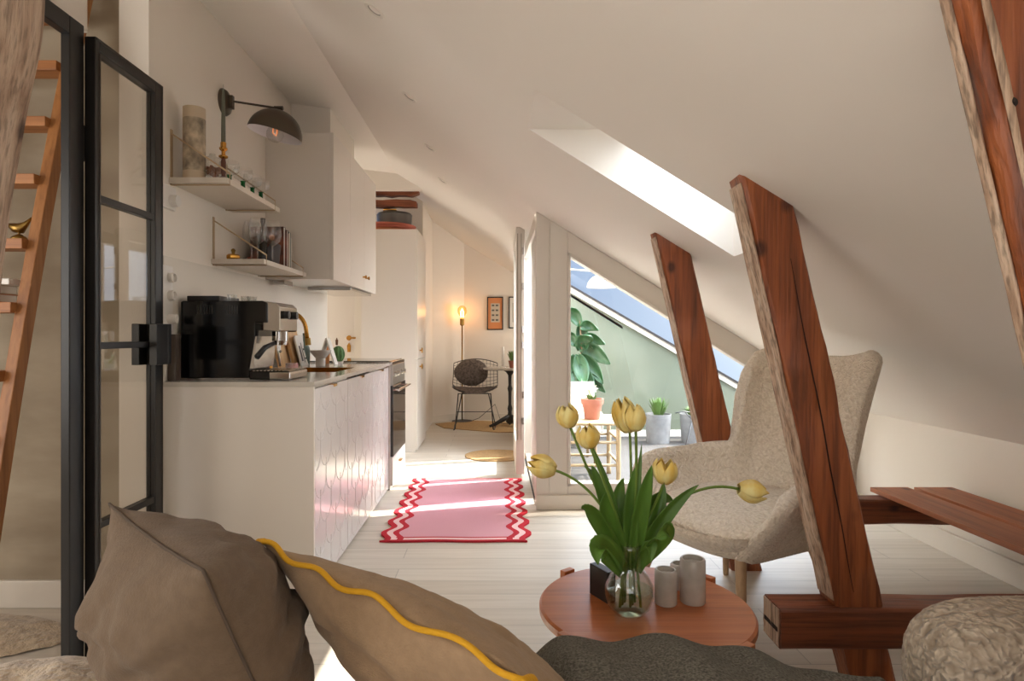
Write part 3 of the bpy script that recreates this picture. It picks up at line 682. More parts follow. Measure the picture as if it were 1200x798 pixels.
# jar of nuts
jr = empty('glass_jar', (-1.27, 2.72, Z1), 'lidded glass jar of brown nuts beside the cylinder vase', 'jar')
JC = (-1.262, 2.735, Z1)
MB().lathe([(0, .003), (.042, .003), (.045, .012), (.045, .078), (.036, .092), (.036, .10)], JC, 28).build('glass_body', WINEG, jr, smooth=True)
MB().lathe([(.038, .10), (.038, .108), (.02, .116), (.012, .118), (.014, .128), (0, .131)], JC, 28).build('lid', WINEG, jr, smooth=True)
NUT = mat('brown_nut', rgb(150, 90, 56), .6, var=.35, vscale=60)
m = MB()
for k in range(46):
    a = random.random()*6.28; r = .033*math.sqrt(random.random()); z = .012+random.random()*.06
    M = Euler((random.random()*3, random.random()*3, 0)).to_matrix()
    m.lathe([(0, -.011), (.006, -.007), (.008, 0), (.006, .007), (0, .011)], (JC[0]+r*math.cos(a), JC[1]+r*math.sin(a), JC[2]+z), 8, 'Z', M)
tag(m.build('nuts', NUT, jr, smooth=True), kind='stuff')
# candlestick and grey candle
cs = empty('candlestick', (-1.19, 2.672, Z1), 'slim wood and brass candlestick at the front of the upper shelf', 'candlestick')
c0 = (-1.185, 2.672, Z1)
MB().lathe([(0, 0), (.024, 0), (.024, .006), (.008, .014), (.010, .03), (.011, .075), (.008, .09)], c0, 24).build('wooden_foot', mat('red_brown_wood', rgb(92, 48, 32), .4), cs, smooth='auto')
MB().lathe([(.008, .09), (.019, .096), (.019, .102), (.008, .108), (.008, .122), (.017, .130), (.017, .137), (.012, .140), (.012, .160), (0, .160)], c0, 24).build('brass_cup', BRASS, cs, smooth='auto')
o = MB().lathe([(0, 0), (.0095, 0), (.0085, .10), (.0065, .20), (.004, .232), (.0008, .236), (.0008, .252), (0, .252)], (c0[0], c0[1], Z1+.1605), 16).build('candle', mat('grey_green_wax', rgb(92, 92, 76), .5), None, smooth=True); tag(o, 'tall tapered grey green candle in the candlestick', 'candle')
# green stemmed glasses
def green_glass(x, y, z, h, label):
    r = empty('coupe_glass', (x, y, z), label, 'glass', 'green stemmed glasses on the upper shelf')
    MB().lathe([(0, .0), (.026, .0), (.026, .003), (.008, .007), (.0065, .01)], (0, 0, 0), 22).build('foot', WINEG, r, smooth=True, local=True)
    MB().lathe([(0, .006), (.008, .008), (.0075, h*.42), (.010, h*.46), (0, h*.47)], (0, 0, 0), 18).build('green_stem', GREENG, r, smooth=True, local=True)
    MB().lathe([(0, h*.46), (.014, h*.48), (.031, h*.60), (.034, h*.80), (.031, h)], (0, 0, 0), 26).build('bowl', WINEG, r, smooth=True, local=True)
    return r
gg = green_glass(-1.215, 2.80, Z1, .088, 'nearest of the green stemmed glasses, just past the candlestick')
gg.scale = (1.3, 1.3, 1.3)
recopy(gg, (-1.20, 2.915, Z1), 'second green stemmed glass counted from the candlestick')
recopy(gg, (-1.205, 3.04, Z1), 'third green stemmed glass counted from the candlestick')
recopy(gg, (-1.20, 3.135, Z1), 'farthest of the green stemmed glasses, by the shelf end')
# lower shelf: brass box, red ball, wine glasses, books, bottle
bb = empty('brass_box', (-1.33, 3.09, Z2), 'small faceted brass box with a knob at the near end of the lower shelf', 'box')
B0 = (-1.325, 3.10, Z2)
MB().lathe([(0, 0), (.028, 0), (.034, .012), (.034, .024), (.026, .032), (0, .032)], B0, 8).build('body', BRASS, bb)
MB().lathe([(0, .032), (.007, .033), (.009, .045), (.012, .052), (.006, .060), (0, .062)], B0, 10).build('lid_knob', OLDBRASS, bb)
o = MB().lathe([(0, 0), (.008, .002), (.012, .010), (.008, .018), (0, .021)], (-1.255, 3.12, Z2), 16).build('red_bead', mat('red_bead', rgb(132, 54, 28), .4), None, smooth=True); tag(o, 'small reddish brown ball beside the brass box on the lower shelf', 'ball')
def wine_glass(x, y, z, label):
    r = empty('wine_glass', (x, y, z), label, 'wine glass', 'large wine glasses on the lower shelf')
    MB().lathe([(0, .0), (.040, .0), (.038, .003), (.010, .008), (.0045, .014), (.0042, .09), (.007, .098)], (0, 0, 0), 28).build('stem', WINEG, r, smooth=True, local=True)
    MB().lathe([(.0, .096), (.015, .099), (.040, .125), (.047, .155), (.043, .195), (.034, .23)], (0, 0, 0), 30).build('bowl', WINEG, r, smooth=True, local=True)
    return r
wg = wine_glass(-1.235, 3.185, Z2, 'nearer large wine glass on the lower shelf')
recopy(wg, (-1.30, 3.27, Z2), 'large wine glass nearest the wall on the lower shelf')
recopy(wg, (-1.19, 3.27, Z2), 'large wine glass at the front edge of the lower shelf')
DKC = mat('dark_photo_cover', rgb(60, 40, 34), .35, col2=rgb(150, 84, 60), vscale=12)
def book(x0, x1, y0, y1, z0, h, m, label, grp=None, spine=None):
    r = empty('book', ((x0+x1)/2, (y0+y1)/2, z0), label, 'book', grp)
    MB().box(x0, y0, z0, x1, y0+.003, z0+h).box(x0, y1-.003, z0, x1, y1, z0+h).box(x0, y0, z0, x0+.003, y1, z0+h).build('cover', m, r)
    MB().box(x0+.003, y0+.003, z0+.003, x1-.004, y1-.003, z0+h-.003).build('pages', PAPERW, r)
    return r
bk = book(-1.36, -1.175, 3.40, 3.43, Z2, .225, DKC, 'dark photographic cookbook standing face out on the lower shelf', 'books on the lower shelf')
MB().prism([(-1.285, Z2+.03), (-1.20, Z2+.02), (-1.19, Z2+.12), (-1.235, Z2+.15), (-1.27, Z2+.10)], 3.3985, 3.40).build('cover_figure', mat('cover_figure', rgb(120, 116, 118), .4), bk)
MB().lathe([(0, 0), (.016, 0), (0, .001)], (-1.24, 3.398, Z2+.165), 14, 'Y').build('cover_face', mat('cover_face', rgb(206, 140, 106), .4), bk)
for k, (mm, h, lab) in enumerate(((DKC, .215, 'dark brown book'), (mat('cream_cover', rgb(206, 194, 176), .6), .205, 'cream book'), (mat('teal_cover', rgb(96, 112, 108), .6), .215, 'grey green book'), (mat('white_cover', rgb(226, 220, 212), .6), .19, 'white book'))):
    y = 3.45+k*.034
    book(-1.36, -1.175-.005*k, y, y+.028, Z2, h, mm, lab+' standing in the row behind the face-out cookbook', 'books on the lower shelf')
o = MB().lathe([(0, 0), (.022, 0), (.024, .01), (.024, .15), (.010, .18), (.010, .235), (.013, .236), (.013, .262), (0, .262)], (-1.275, 3.36, Z2), 20).build('bottle', mat('dark_bottle', rgb(40, 34, 30), .15), None, smooth='auto'); tag(o, 'slim dark bottle between the wine glasses and the cookbook', 'bottle')

# wall lamp
LY = 3.16
wl = empty('wall_lamp', (XW, LY, 2.29), 'bronze wall lamp with a long swing arm and dome shade', 'wall lamp')
MB().lathe([(0, .03), (.03, .03), (.06, .018), (.068, .004), (.068, 0)], (XW, LY, 2.295), 32, 'X').build('wall_plate', LAMPM, wl, smooth='auto')
MB().box(XW+.03, LY-.012, 2.262, XW+.05, LY+.012, 2.328).tube([(XW+.05, LY, 2.30), (XW+.295, LY, 2.262)], .0055, 10).lathe([(0, -.022), (.011, -.022), (.011, .022), (0, .022)], (XW+.282, LY, 2.265), 14, 'X').tube([(XW+.025, LY, 2.27), (XW+.05, LY, 2.27)], .008).build('arm', LAMPM, wl, smooth='auto')
M = Matrix.Rotation(math.radians(14), 3, 'Y')
prof = [(.136*math.cos(a), .128*math.sin(a)) for a in [PI/2*i/12 for i in range(13)]]
LC = (XW+.262, LY, 2.128)
sh = MB().lathe(prof, LC, 44, 'Z', M).build('shade', LAMPM, wl, smooth=True)
prof2 = [(.133*math.cos(a), .124*math.sin(a)) for a in [PI/2*i/12 for i in range(13)]]
MB().lathe([(.136, 0)]+prof2, LC, 44, 'Z', M).build('shade_lining', LAMPIN, sh, smooth=True)
bu = MB().lathe([(0, -.038), (.022, -.034), (.038, -.018), (.043, .004), (.036, .03), (.020, .052), (.015, .07), (.015, .10)], (LC[0]+.0, LC[1], LC[2]+.0), 28, 'Z', M).build('bulb', WINEG, wl, smooth=True)
MB().tube([(LC[0]-.006, LC[1], LC[2]+.06), (LC[0]-.010, LC[1], LC[2]+.01), (LC[0]+.006, LC[1], LC[2]-.005), (LC[0]+.012, LC[1], LC[2]+.01), (LC[0]+.010, LC[1], LC[2]+.06)], .003, 6).build('filament', mat('copper_filament', rgb(200, 120, 70), .4, emit=rgb(255, 150, 80), estr=.6), bu)
MB().lathe([(.018, .06), (.02, .115), (0, .12)], LC, 18, 'Z', M).build('socket', LAMPM, wl, smooth='auto')
tag(wl)

# switches on the wall by the steel door
sw = empty('light_switch', (XW, 2.63, 1.68), 'white wall dimmer above the sockets beside the steel door', 'switch')
MB().box(XW, 2.545, 1.635, XW+.018, 2.66, 1.735).build('plate', CERAM, sw, bevel=.004)
MB().lathe([(0, .03), (.024, .03), (.027, .0)], (XW+.016, 2.622, 1.672), 22, 'X').build('dial', CERAM, sw, smooth='auto')
sw = empty('wall_socket', (XW, 2.62, 1.25), 'vertical white socket strip on the wall beside the coffee machine', 'socket')
MB().box(XW, 2.55, 1.12, XW+.014, 2.64, 1.395).build('plate', CERAM, sw, bevel=.004)
for z in (1.345, 1.27):
    MB().lathe([(.021, .0), (.021, .022), (.017, .024), (.015, .012), (0, .012)], (XW+.012, 2.612, z), 22, 'X').build('socket_face', CERAM, sw, smooth='auto')
MB().lathe([(0, 0), (.02, 0), (.018, .035), (0, .037)], (XW+.014, 2.605, 1.17), 18, 'X').build('plug', CERAM, sw, smooth='auto')

# ------------------------------------------------------------------ coffee machine
cm = empty('coffee_machine', (-1.15, 2.80, ZT), 'glossy black espresso machine with chrome front on the near end of the worktop', 'coffee machine')
y0, y1 = 2.68, 2.93; zb = ZT+.001
prof = [(-1.375, .008), (-1.375, .340), (-1.365, .345), (-1.02, .345), (-1.00, .335), (-1.00, .250), (-1.05, .250), (-1.052, .19), (-1.062, .13), (-1.078, .05), (-1.078, .008)]
MB().prism([(x, zb+z) for x, z in prof], y0, y1).build('body', BLACKP, cm, bevel=.004)
VG = mat('vent_grey', rgb(46, 44, 42), .6)
m = MB()
for k in range(5): m.box(-1.175+k*.011, y0-.002, zb+.287, -1.170+k*.011, y0+.001, zb+.325)
m.build('side_vents', VG, cm); m = MB()
for k in range(7): m.box(-1.305+k*.011, y0-.002, zb+.287, -1.301+k*.011, y0+.001, zb+.325)
m.build('side_vents', VG, cm)
MB().box(-1.358, y0+.02, zb+.3455, -1.215, y1-.02, zb+.368).build('bean_hopper_lid', BLACKM, cm, bevel=.003)
MB().box(-1.078, y0+.004, zb+.001, -.905, y1-.004, zb+.038).build('drip_tray', BLACKP, cm, bevel=.003)
MB().box(-.99, y0+.0, zb+.002, -.90, y1, zb+.034).build('drip_tray_front', CHROME, cm, bevel=.004)
m = MB()
for k in range(9): m.box(-1.065+k*.016, y0+.012, zb+.0385, -1.057+k*.016, y1-.012, zb+.041)
m.build('drip_grid', CHROME, cm)
MB().prism([(-1.02, zb+.345), (-.965, zb+.338), (-.945, zb+.32), (-.945, zb+.215), (-.955, zb+.21), (-1.02, zb+.215)], y0+.01, y1-.01).build('chrome_front', CHROME, cm, bevel=.004)
MB().lathe([(0, 0), (.018, 0), (.018, .02), (0, .022)], (-.945, 2.75, zb+.285), 18, 'X').build('dial', BLACKM, cm, smooth='auto')
MB().lathe([(0, 0), (.018, 0), (.018, .02), (0, .022)], (-.945, 2.86, zb+.285), 18, 'X').build('dial', BLACKM, cm, smooth='auto')
MB().lathe([(0, .17), (.035, .17), (.035, .215), (0, .215)], (-.985, 2.80, zb), 26).build('group_head', CHROME, cm, smooth='auto')
pf = MB().lathe([(0, .150), (.030, .150), (.034, .17), (0, .171)], (-.985, 2.80, zb), 24).tube([(-.985, 2.79, zb+.15), (-.985, 2.79, zb+.125), (-.975, 2.79, zb+.12)], .007).build('portafilter', CHROME, cm, smooth='auto')
MB().tube([(-1.0, 2.775, zb+.16), (-1.02, 2.71, zb+.14), (-1.035, 2.66, zb+.10)], [.009, .012, .013], 12).build('portafilter_handle', BLACKM, pf, smooth=True)
MB().tube([(-.96, 2.70, zb+.215), (-.958, 2.695, zb+.14), (-.945, 2.69, zb+.06)], .0045, 8).build('steam_wand', CHROME, cm, smooth=True)
MB().prism([(-1.052, zb+.19), (-1.045, zb+.19), (-1.06, zb+.05), (-1.076, zb+.05)], y0+.005, y1-.005).build('splash_plate', mat('splash_steel', rgb(206, 200, 194), .2, metal=.85), cm)
# things on the machine: little glass cups
for k, (x, y) in enumerate(((-1.185, 2.76), (-1.14, 2.80), (-1.10, 2.77))):
    o = MB().lathe([(0, 0), (.018, 0), (.022, .030-.004*k), (.020, .030-.004*k), (.016, .004), (0, .004)], (x, y, zb+.3455), 20).build('espresso_cup', WINEG, None, smooth='auto')
    tag(o, 'small glass espresso cup on the coffee machine, %s' % ('beside the hopper lid', 'middle one', 'nearest the chrome front')[k], 'cup', 'espresso cups on the coffee machine')
# dark box standing against the wall behind the machine
o = MB().box(XW+.01, 2.60, ZT+.001, -1.355, 2.645, ZT+.20).build('dark_canister', mat('dark_bronze_tin', rgb(76, 64, 54), .35), None, bevel=.004); tag(o, 'narrow dark brown tin between the wall and the coffee machine', 'tin')

# faucet
fc = empty('faucet', (-1.262, 3.42, ZT), 'brass gooseneck kitchen faucet over the sink', 'faucet')
arc = [(-1.262, 3.42, ZT)]+[(-1.262, 3.42, ZT+.02+.2*i/5) for i in range(6)]+[(-1.16-.102*math.cos(a), 3.42, 1.125+.105*math.sin(a)) for a in [PI*i/14*.93 for i in range(1, 15)]]
arc += [(-1.048, 3.42, 1.06)]
MB().tube(arc, .0115, 14).lathe([(0, .0005), (.026, .0005), (.026, .01), (.017, .02), (.017, .07), (0, .072)], (-1.262, 3.42, ZT), 22).build('spout', BRASS, fc, smooth=True)
MB().tube([(-1.05, 3.42, 1.085), (-1.046, 3.42, 1.045)], .0165, 16).build('spray_head', OLDBRASS, fc, smooth='auto')
MB().tube([(-1.262, 3.405, ZT+.06), (-1.262, 3.36, ZT+.085)], .006, 10).build('lever', BRASS, fc, smooth=True)

# counter-top clutter beyond the machine
def tilt_board(name, y, x0, x1, h, th, m, tilt, label, cat, hole=True):
    r = empty(name, ((x0+x1)/2, y, ZT+.001), label, cat)
    q = MB(); n = 8; w = x1-x0; c = .02
    pts = [(-w/2, 0), (w/2, 0), (w/2, h-c), (w/2-c, h), (-w/2+c, h), (-w/2, h-c)]
    q.prism([(a, b) for a, b in pts], 0, th)
    o = q.build('board', m, r, local=True, bevel=.003)
    r.rotation_euler = (math.radians(-tilt), 0, 0); return r
CX2 = XW
def lean(name, yc, w, h, th, m, label, cat, xb, ang, z0=ZT+.001, rot=0):
    """a board leaning against the left wall: foot at xb, tilted by ang"""
    r = empty(name, (xb, yc, z0), label, cat)
    c = .015; MB().prism([(-w/2, 0), (w/2, 0), (w/2, h-c), (w/2-c, h), (-w/2+c, h), (-w/2, h-c)], -th, 0, 'YZ').build('panel', m, r, local=True, bevel=.002)
    r.rotation_euler = (0, math.radians(-ang), rot); return r
LW = mat_wood('light_chopping_wood', rgb(190, 146, 96), rgb(212, 170, 120), rgb(222, 184, 136), 'Z', 1, .5, False, .1, .05)
lean('chopping_board', 3.84, .20, .31, .018, LW, 'light wooden chopping board leaning behind the faucet', 'chopping board', -1.31, 13)
lean('chopping_board', 4.00, .20, .25, .020, LW, 'wider wooden chopping board leaning past the faucet', 'chopping board', -1.275, 14)
b3 = lean('recipe_book', 4.00, .15, .20, .012, PAPERW, 'white booklet with a dark figure leaning on the boards by the faucet', 'book', -1.24, 14)
m = MB()
for (a, b_, w_, h_) in ((-.05, .03, .03, .10), (.0, .02, .012, .13), (.02, .10, .03, .012), (.02, .04, .03, .012)): m.box(.0005, a, b_, .0012, a+w_, b_+h_)
m.build('dark_figure', mat('ink', rgb(90, 84, 78), .6), b3, local=True)
o = MB().lathe([(0, .001), (.030, .001), (.031, .05), (.062, .085), (.066, .10), (.058, .10), (.03, .07), (0, .06)], (-1.12, 3.92, ZT), 28).build('marble_mortar', MARBLE, None, smooth='auto'); tag(o, 'grey marble footed mortar bowl beside the sink', 'bowl')
tag(o)
o = MB().lathe([(0, .001), (.024, .001), (.030, .03), (.031, .055), (.028, .055), (.024, .008), (0, .006)], (-1.03, 3.10, ZT), 24).build('glass_cup', mat('pink_cup', rgb(186, 70, 76), .3, col2=rgb(226, 206, 196), vscale=24), None, smooth='auto'); tag(o, 'small red and white cup between the coffee machine and the sink', 'cup')
o = MB().lathe([(0, .001), (.032, .001), (.034, .09), (.030, .115), (.012, .145), (.0115, .19), (.014, .192), (.014, .21), (0, .21)], (-1.27, 4.08, ZT), 24).build('bottle', mat('teal_bottle', rgb(110, 128, 118), .25), None, smooth='auto'); tag(o, 'grey green bottle with a dark cap behind the sink', 'bottle')
ac = empty('folded_card', (-1.10, 3.98, ZT), 'white card folded into a tent shape beyond the mortar', 'card')
MB().prism([(-1.185, ZT+.001), (-1.175, ZT+.001), (-1.125, ZT+.165), (-1.075, ZT+.001), (-1.065, ZT+.001), (-1.12, ZT+.18), (-1.13, ZT+.18)], 4.06, 4.14).build('card', PAPERW, ac)
o = MB().lathe([(0, .001), (.018, .001), (.024, .07), (.030, .10), (.018, .14), (.006, .175), (0, .178)], (-1.16, 4.20, ZT), 18).build('orange_pepper_mill', mat('orange_wood', rgb(214, 140, 84), .5), None, smooth=True); tag(o, 'small orange wooden mill beside the cactus', 'pepper mill')
ct = empty('cactus', (-1.10, 4.22, ZT), 'small round ribbed cactus in a pale dish on the worktop before the hob', 'cactus')
m = MB(); 
def cac(u, v):
    a = u*2*PI; t = -PI/2+v*PI; r = .042*(1+.10*math.cos(a*9))*math.cos(t); return (-1.09+r*math.cos(a), 4.24+r*math.sin(a), ZT+.065+.058*math.sin(t))
m.grid(cac, 72, 16, True).build('plant', mat('cactus_green', rgb(96, 136, 76), .6, var=.3, vscale=60), ct, smooth=True)
MB().lathe([(0, .001), (.03, .001), (.036, .016), (.032, .016), (0, .006)], (-1.09, 4.24, ZT), 20).build('dish', CERAM, ct, smooth='auto')
o = MB().lathe([(0, 0), (.008, 0), (.010, .035), (.004, .04), (.004, .05), (0, .05)], (-1.10, 4.24, ZT+.128), 10).build('pinecone', mat('dry_brown', rgb(120, 84, 56), .8), ct)

# ------------------------------------------------------------------ steel-framed opening and glass door
sf = empty('steel_door_frame', (-1.42, 1.6, 0), 'black steel frame of the partition opening with its header', 'door frame')
MB().box(-1.402, 1.98, 0, -1.372, 2.05, 2.13).build('jamb', BLACKM, sf, bevel=.003)
MB().box(-1.402, -.2, 2.07, -1.372, 1.98, 2.13).build('header', BLACKM, sf, bevel=.003)
MB().box(-1.395, 2.05, 1.68, -1.375, 2.0575, 1.80).box(-1.395, 2.05, .1, -1.375, 2.0575, .22).build('hinge', BLACKM, sf)
gd = empty('glass_door', (-1.35, 2.08, 0), 'narrow black steel and glass door standing open in front of the kitchen wall', 'door')
gx0, gx1, gy0, gy1 = -1.378, -1.340, 2.058, 2.475
STL = mat('steel_door_paint', rgb(60, 52, 46), .35, spec=.6, metal=.3)
MB().box(gx0, gy0, .02, gx1, gy0+.022, 2.10).box(gx0, gy1-.055, .02, gx1, gy1, 2.10).box(gx0, gy0+.022, 2.055, gx1, gy1-.055, 2.10).box(gx0, gy0+.022, .02, gx1, gy1-.055, .09).build('stile_frame', BLACKM, gd, bevel=.003)
m = MB()
for z in (1.565, 1.065, .455): m.box(gx0+.006, gy0+.022, z-.012, gx1-.004, gy1-.055, z+.012)
m.build('glazing_bar', BLACKM, gd, bevel=.002)
m = MB().box(gx1-.001, gy0+.018, .09, gx1+.002, gy0+.026, 2.05).box(gx1-.001, gy0+.004, 2.09, gx1+.002, gy1-.004, 2.098).box(gx1-.001, gy1-.008, .02, gx1+.002, gy1-.003, 2.098)
m.build('edge_bead', STL, gd)
pn = 0
for (a, b) in ((.09, .443), (.467, 1.053), (1.077, 1.553), (1.577, 2.055)):
    MB().box(-1.362, gy0+.022, a, -1.357, gy1-.055, b).build('pane', DOORGLASS, gd)
MB().box(gx1, gy1-.10, .985, gx1+.03, gy1-.01, 1.145).box(gx0-.03, gy1-.10, .985, gx0, gy1-.01, 1.145).build('lock_case', BLACKM, gd, bevel=.002)
MB().box(gx1, gy1-.02, .985, gx1+.032, gy1+.004, 1.145).build('strike', BLACKM, gd, bevel=.002)

# ------------------------------------------------------------------ ladder with things on its treads
ld_ = empty('ladder', (-1.8, 2.0, 0), 'pine loft ladder with wide treads leaning on the hall wall', 'ladder')
ly = lambda z: 1.90+.180*z+.017*z*z
m = MB()
for sx in (-1.605, -2.12):
    rings = []
    for i in range(21):
        z = .0+i/20*2.48; y = ly(z)-.01
        rings.append([(sx-.04, y-.024, z), (sx, y-.024, z), (sx, y+.024, z), (sx-.04, y+.024, z)])
    MB().loft(rings).build('stile', PINE, ld_, bevel=.003)
TZ = []
for k, py in enumerate((84, 148, 214, 288, 361, 440, 515)):
    z = 2.05
    for _ in range(12):
        y = ly(z); z = H-(py-VY)*y/F
    TZ.append(z)
TZ = [min(2.44, TZ[0]+.235)]+TZ+[.48, .24]
for z in TZ:
    MB().box(-2.12, ly(z)-.06, z-.018, -1.641, ly(z)+.025, z+.018).build('tread', PINEX, ld_, bevel=.002)
zt4, zt5 = TZ[4]+.0185, TZ[5]+.0185
bd = empty('bird_figurine', (-1.71, ly(zt4), zt4), 'small brass bird figurine on a ladder tread', 'figurine')
by = ly(zt4)
MB().lathe([(0, 0), (.028, 0), (.024, .012), (.008, .022), (0, .024)], (-1.70, by, zt4), 14).build('base', OLDBRASS, bd, smooth=True)
m = MB().tube([(-1.655, by, zt4+.082), (-1.675, by, zt4+.060), (-1.695, by, zt4+.044), (-1.715, by, zt4+.046), (-1.735, by, zt4+.055), (-1.746, by, zt4+.054)], [.003, .009, .019, .017, .008, .001], 12)
m.tube([(-1.70, by, zt4+.02), (-1.70, by, zt4+.04)], .004).build('bird', OLDBRASS, bd, smooth=True)
o = MB().lathe([(0, 0), (.012, 0), (.016, .015), (.010, .03), (.004, .04), (0, .042)], (-1.79, by, zt4), 12).build('small_figure', IRON, None, smooth=True); tag(o, 'tiny dark figure left of the brass bird on the ladder', 'figurine')
yy = ly(zt5)
zz = zt5
for (x0, x1, h, m_, lab) in ((-1.92, -1.70, .030, mat('orange_cover', rgb(190, 120, 70), .6), 'bottom book with an orange spine in the stack on the ladder tread'), (-1.92, -1.70, .030, mat('cream_cover_b', rgb(200, 186, 162), .6), 'cream book in the middle of the stack on the ladder tread'), (-1.90, -1.73, .022, mat('green_cover', rgb(96, 122, 62), .6), 'green book on top of the stack on the ladder tread')):
    r = empty('book', ((x0+x1)/2, yy, zz), lab, 'book', 'books on the ladder tread')
    MB().box(x0, yy-.05, zz, x1, yy+.045, zz+.003).box(x0, yy-.05, zz+h-.003, x1, yy+.045, zz+h).box(x0, yy-.05, zz, x1, yy-.047, zz+h).build('cover', m_, r)
    MB().box(x0+.003, yy-.047, zz+.003, x1-.003, yy+.042, zz+h-.003).build('pages', PAPERW, r)
    zz += h+.0005
o = MB().box(-1.72, yy-.04, zt5+.0605, -1.665, yy+.04, zt5+.082).build('small_box', CERAM, None, bevel=.003); tag(o, 'small white box lying on the book stack on the ladder tread', 'box')
# fluffy rug in the hall
def fur(u, v):
    a = u*2*PI; r = v
    rr = 1+.10*math.sin(3*a+1)+.06*nz(math.cos(a)*3, math.sin(a)*3)
    x, y = -1.98+.40*r*rr*math.cos(a), 2.22+.22*r*rr*math.sin(a)
    return (x, y, .004+.05*(1-r**3)+.012*nz(x*14, y*14))
m = MB().grid(fur, 60, 14, True); o = m.build('sheepskin_rug', FUR, None, smooth=True); tag(o, 'fluffy beige sheepskin rug on the hall floor behind the steel frame', 'rug')

# ------------------------------------------------------------------ ceiling spots
for k, (x, y) in enumerate(((-.46, 2.32), (-.445, 3.14), (-.43, 3.96), (-.42, 4.78))):
    r = empty('ceiling_spot', (x, y, ZC(x)), ('nearest', 'second', 'third', 'farthest')[k]+' of the small recessed spots in the white roof slope', 'ceiling spot', 'recessed spots in the roof slope')
    M = Matrix.Rotation(math.atan(.62), 3, 'Y')
    MB().lathe([(.028, .004), (.028, -.004), (.041, -.005), (.043, .0)], (0, 0, 0), 28, 'Z', M).build('ring', TRIM, r, smooth='auto', local=True)
    MB().lathe([(0, .003), (.022, .001), (.028, -.002)], (0, 0, 0), 24, 'Z', M).build('lens', mat('spot_lens_%s' % 'abcd'[k], rgb(150, 142, 130), .3), r, smooth=True, local=True)

# ------------------------------------------------------------------ rugs
def rug():
    n = 120; top = []; w, l = .40, .715
    def out(t):
        per = [(-w, -l), (w, -l), (w, l), (-w, l)]
    pts = []
    for i in range(60): x = -w+2*w*i/60; pts.append((x, -l-.004*math.sin(2*PI*x/.4)))
    for i in range(160): y = -l+2*l*i/160; pts.append((w-.005+.020*math.sin(2*PI*y/.21), y))
    for i in range(60): x = w-2*w*i/60; pts.append((x, l+.004*math.sin(2*PI*x/.4)))
    for i in range(160): y = l-2*l*i/160; pts.append((-(w-.005+.020*math.sin(2*PI*y/.21)), y))
    return pts
pts = [(x-.223, y+3.985) for x, y in rug()]
o = MB().prism(pts, .001, .011, 'XY').build('wool_rug', RUGM); tag(o, 'pink rug with wavy red striped border on the kitchen floor', 'rug')
pj = [(-.78, 7.70), (-.76, 7.32), (.30, 6.62), (.75, 7.0), (.75, 7.65), (-.35, 7.85)]
pj = [(-.76, 7.62), (-.62, 7.28), (.02, 6.95), (.62, 7.0), (.9, 7.6), (-.36, 7.92)]
o = MB().prism(pj, .001, .009, 'XY').build('jute_rug', JUTE); tag(o, 'golden jute rug under the wire chair and cafe table', 'rug')
o = MB().prism([(.17+.29*math.cos(2*PI*i/40)-.17, 5.62+.27*math.sin(2*PI*i/40)) for i in range(40)], .001, .009, 'XY').build('door_mat', JUTE); tag(o, 'pale round jute mat on the floor by the open terrace door', 'mat')

# ------------------------------------------------------------------ dining end
lx, ly_ = -.44, 7.86
fl = empty('floor_lamp', (lx, ly_, 0), 'slim brass floor lamp with a bare glowing globe bulb in the far corner', 'floor lamp')
MB().lathe([(0, .001), (.13, .001), (.13, .012), (.02, .02), (0, .02)], (lx, ly_, 0), 32).build('base', IRON, fl, smooth='auto')
MB().tube([(lx, ly_, .018), (lx, ly_, 1.24)], .009, 12).build('pole', OLDBRASS, fl, smooth=True)
MB().lathe([(.009, 1.22), (.028, 1.235), (.028, 1.31), (.022, 1.315), (0, 1.315)], (lx, ly_, 0), 18).build('socket', OLDBRASS, fl, smooth='auto')
MB().lathe([(.015, 1.312), (.026, 1.34), (.058, 1.385), (.062, 1.41), (.052, 1.45), (.028, 1.475), (0, 1.482)], (lx, ly_, 0), 24).build('bulb', mat_glass('amber_bulb', (1, .80, .55, 1), .05, 1.4, 1.), fl, smooth=True)
MB().tube([(lx-.012, ly_, 1.33), (lx-.016, ly_, 1.40), (lx, ly_, 1.44), (lx+.016, ly_, 1.40), (lx+.012, ly_, 1.33)], .008, 8).build('filament', mat('glowing_filament', rgb(255, 190, 110), .4, emit=(1, .62, .26, 1), estr=9), fl)
pl = D.lights.new('bulb_light', 'POINT'); po = D.objects.new('bulb_light', pl); C.objects.link(po); po.parent = fl; po.location = (0, -.0, 1.40); pl.energy = 1.0; pl.color = (1, .55, .25); pl.shadow_soft_size = .06
MB().tube([(lx+.12, ly_-.02, .012), (lx+.22, ly_-.1, .06), (lx+.42, ly_-.25, .25), (lx+.5, 7.62, .012), (lx+.7, 7.6, .012)], .004, 6).build('cable', BLACKM, fl, smooth=True)

wc = empty('wire_chair', (-.26, 7.36, 0), 'black wire mesh chair with grey fluffy sheepskin in the far corner', 'chair')
cxx, cyy = -.26, 7.36
def wshell(u, v):
    # u across, v from seat front to top of the back
    a = (u-.5)*2
    if v < .5:
        t = v/.5; y = -.25+.44*t; z = .44-.035*t+.05*abs(a)**2.2*(1.0+t*.9); hw = .235+.035*math.sin(t*PI/2)
    else:
        t = (v-.5)/.5; y = .19+.05*math.sin(t*PI/2)+.12*t; z = .405+.40*t+.03*(1-t); hw = .27-.0*t
        y -= .12*abs(a)**2.2*(1-.4*t)
        z -= .05*a*a*t; z += .065*abs(a)**2.2*(1-t)
    return (cxx+a*hw, cyy+y, z)
m = MB()
for i in range(13): m.tube([wshell(i/12, j/24) for j in range(25)], .0024, 5)
for j in range(17): m.tube([wshell(i/16, j/16) for i in range(17)], .0024, 5)
